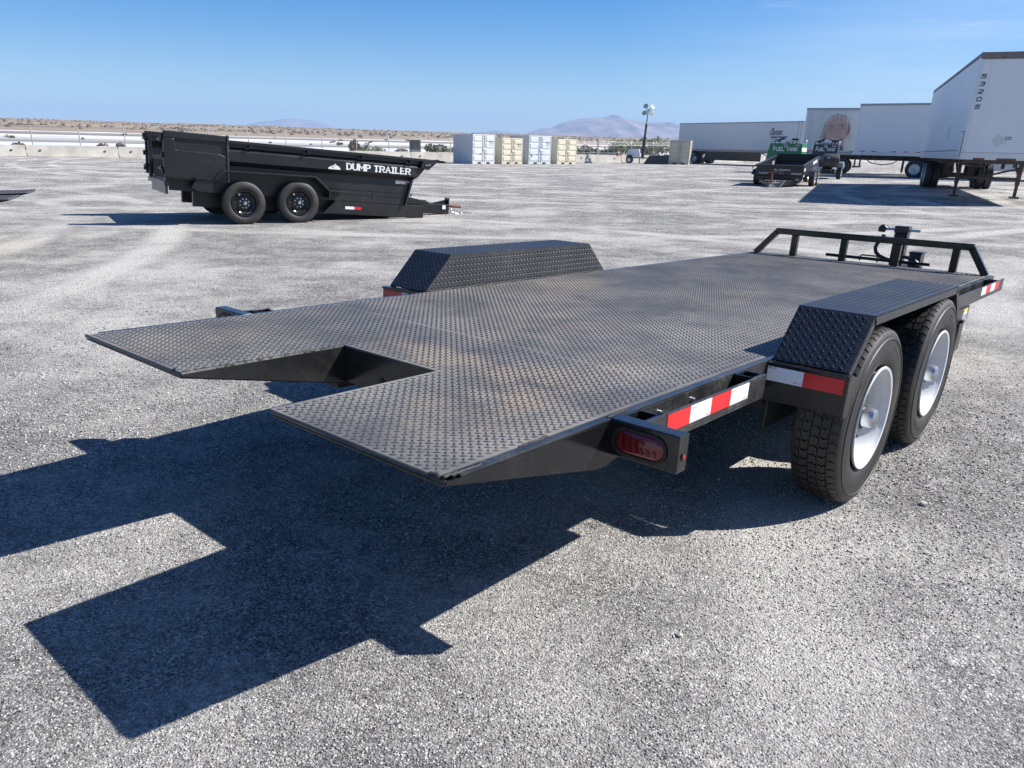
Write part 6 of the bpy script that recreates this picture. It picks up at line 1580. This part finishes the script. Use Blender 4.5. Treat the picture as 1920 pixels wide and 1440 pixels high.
for s_ in (-1, 1):
    far_wheel(N_, 0.35, s_*0.92, 0.35, 0.35, 0.24, 0.2, 'alulite', s_*1.0)
    mb = MB(); mb.prism([(-0.10, 0.62), (0.0, 0.86), (0.10, 0.90), (0.62, 0.90), (0.74, 0.84), (0.80, 0.62)], 'y', s_*0.76, s_*1.08); mb.build('fender', 'fendergrey', N_, bevel=0.02)
mb = MB(); mb.box((1.15, 0.60, 0.52), (1.3, 0.78, 0.62)); mb.build('marker_lamp', 'whitetape', N_, bevel=0.01)

# ------------------------------------------------------------------ plants beyond the fence
def leaves(N, rx, ry, h, size, flat_=0.6):
    """leaf faces through a lumpy mound"""
    cs = [(RNG.uniform(-rx*.55, rx*.55), RNG.uniform(-ry*.5, ry*.5), RNG.uniform(.35, .7)*h, RNG.uniform(.35, .6)) for _ in range(6)]
    ctr = []
    for i in range(N):
        c = cs[i % 6]; v = RNG.normal(size=3); v /= np.linalg.norm(v); q = RNG.random()**0.4
        ctr.append((c[0] + v[0]*rx*c[3]*q, c[1] + v[1]*ry*c[3]*q, max(0.03, c[2] + v[2]*h*c[3]*0.8*q)))
    ctr = np.array(ctr)
    a = RNG.normal(size=(N, 3)); a /= np.linalg.norm(a, axis=1, keepdims=True)
    b = np.cross(a, RNG.normal(size=(N, 3))); b /= np.linalg.norm(b, axis=1, keepdims=True)
    s = size*RNG.uniform(0.6, 1.4, (N, 1))
    V = np.stack((ctr - a*s, ctr + b*s*flat_, ctr + a*s, ctr - b*s*flat_), 1).reshape(-1, 3)
    return V, np.arange(N*4), np.full(N, 4)
def shrub(a_, b_, rx, h, mat, label, group=None, N=240, size=0.09):
    p = terr_pt(a_, b_)
    r = root('shrub', label, 'shrub', frame(p.x, p.y, BD.x, BD.y, z=p.z), group)
    V, F, Z = leaves(N, rx, rx*0.8, h, size); npmesh('foliage', V, F, Z, mat, r, 'stuff')
    mb = MB()
    for k in range(5):
        an = k*1.26; mb.tube([(0.05*math.cos(an), 0.05*math.sin(an), 0), (rx*.5*math.cos(an), rx*.4*math.sin(an), h*.6)], [0.03, 0.012], 5)
    mb.build('stem', 'twig', r)
    return r
gb = 'green shrubs growing along the fence'
for (a_along, b_, rx, h, mat, lab) in (
    (28.4, 6.5, 0.7, 1.1, 'greenbush', 'round green shrub behind a fence post left of the utility cabinet'),
    (30.1, 8, 1.2, 0.95, 'sage', 'wide pale green shrub beside the round one left of the utility cabinet'),
    (31.1, 8, 0.9, 0.7, 'sage', 'low sage shrub closest to the left of the utility cabinet'),
    (27.5, 7, 0.7, 1.5, 'drybush', 'thin dry shrub left of the round green one'),
    (32.4, 7, 0.8, 0.8, 'sage', 'small sage shrub in front of the fence post by the cabinet'),
    (35.8, 7, 0.85, 1.25, 'greenbush', 'rounded green shrub between cabinet and white container'),
    (37.3, 8, 0.85, 1.2, 'sage', 'taller pale shrub between cabinet and white container'),
    (38.2, 7, 0.7, 1.1, 'greenbush', 'dark green shrub half hidden by the white container'),
    (55.0, 8, 1.2, 1.5, 'sage', 'pale green shrub right beside the last cream container'),
    (59.2, 12, 1.6, 1.5, 'greenbush', 'green shrub at the foot of the square fence post'),
    (63.2, 14, 1.5, 1.2, 'sage', 'low pale shrub between the square fence posts'),
    (64.1, 12, 1.9, 1.9, 'greenbush', 'broad green shrub just left of the light tower'),
    (67.3, 14, 1.8, 2.0, 'greenbush', 'green shrub directly behind the light tower housing'),
    (67.7, 12, 2.1, 2.5, 'sage', 'large grey green shrub right of the light tower mast'),
    (69.8, 13, 1.8, 2.3, 'greenbush', 'yellow green shrub in the middle of the thicket by the tower'),
    (70.2, 12, 2.0, 2.5, 'sage', 'large round shrub at the right end of the thicket by the tower'),
    (0.0, 4.6, 0.5, 0.7, 'drybush', 'dry brown weed behind the leftmost barrier'),
    (150, 4.6, 0.5, 0.75, 'drybush', 'dry weed behind the second barrier, left of its middle'),
    (5.6, 5.2, 0.6, 0.7, 'drybush', 'dry weed behind the second barrier, near its right end'),
    (7.0, 4.6, 0.5, 0.8, 'drybush', 'dry weed over the barrier joint left of the dump trailer'),
    ):
    shrub(a_along, b_, rx, h, mat, lab, gb, N=900 if h > 1.4 else 420, size=0.095 if h < 1.2 else 0.15)
# dark shrubs dotted over the flat
proto = None
for k in range(70):
    b_ = float(10**RNG.uniform(2.0, 2.70)); a_ = RNG.uniform(-0.2, 1.0)*(60 + b_*1.25)
    p = terr_pt(a_, b_)
    sc = RNG.uniform(0.45, 1.1)*(0.5 + b_/300)
    if proto is None:
        V, F, Z = leaves(150, 1.0, 0.9, 0.95, 0.17); proto = npmesh('flat_shrub', V, F, Z, 'darksage')
        o_ = proto
    else:
        o_ = proto.copy(); COL.objects.link(o_)
    tag(o_, 'small dark shrub scattered on the white salt flat beyond the fence', 'shrub', 'shrubs dotted over the salt flat')
    o_.matrix_world = Matrix.Translation(p) @ Matrix.Rotation(RNG.uniform(0, 6.28), 4, 'Z') @ Matrix.Diagonal((sc, sc, sc*RNG.uniform(.6, 1.0), 1))
# sagebrush over the dunes: beyond counting
NS = 5200
bq = 420 + 900*RNG.random(NS)**0.8; aq = RNG.uniform(-0.45, 1.0, NS)*(300 + bq*1.15)
P0, F0, Z0 = [], [], []
tet = np.array([(1,0,0),(-.5,.87,0),(-.5,-.87,0),(0.1,0,1.0),(.6,.5,.6),(-.7,.1,.55)])
tf = [(0,1,4),(1,5,3),(1,3,4),(0,4,3),(1,2,5),(2,3,5),(0,3,2)]
o0 = 0
for a_, b_ in zip(aq, bq):
    p = terr_pt(a_, b_); s_ = RNG.uniform(0.7, 2.2); an = RNG.uniform(0, 6.28)
    c_, n_ = math.cos(an), math.sin(an)
    for v in tet: P0.append((p.x + s_*(v[0]*c_ - v[1]*n_), p.y + s_*(v[0]*n_ + v[1]*c_), p.z - 0.1 + s_*0.75*v[2]))
    for f_ in tf: F0 += [o0+i for i in f_]; Z0.append(3)
    o0 += 6
npmesh('sagebrush', np.array(P0), np.array(F0), np.array(Z0), 'darksage', None, 'stuff')

# a few bigger loose stones near the wheel
for (x, y, s_, c) in ((1.92, 3.06, 0.020, 'concrete'), (1.70, 2.62, 0.012, 'concrete'), (0.62, 2.05, 0.012, 'concrete'), (-0.35, 2.4, 0.016, 'concretedark')):
    mb = MB(); q = [(RNG.normal(), RNG.normal(), RNG.normal()) for _ in range(14)]
    bm = bmesh.new(); bmesh.ops.create_icosphere(bm, subdivisions=1, radius=s_)
    mb.v = [tuple(v.co[i]*RNG.uniform(.7, 1.2)*(0.65 if i == 2 else 1.0) for i in range(3)) for v in bm.verts]; mb.f = [tuple(v.index for v in f.verts) for f in bm.faces]; mb.mi = [0]*len(mb.f); bm.free()
    o_ = mb.build('loose_rock', c); o_.location = (x, y, s_*0.35)
    tag(o_, {1.92: 'pale pebble lying on the gravel beside the rear wheel', 1.70: 'small pale pebble on the gravel near the front of the frame right of the shadow', 0.62: 'tiny pale pebble in the shadow below the tail', -0.35: 'dark pebble in the shadow left of the tail'}[x], 'pebble', 'loose pebbles')
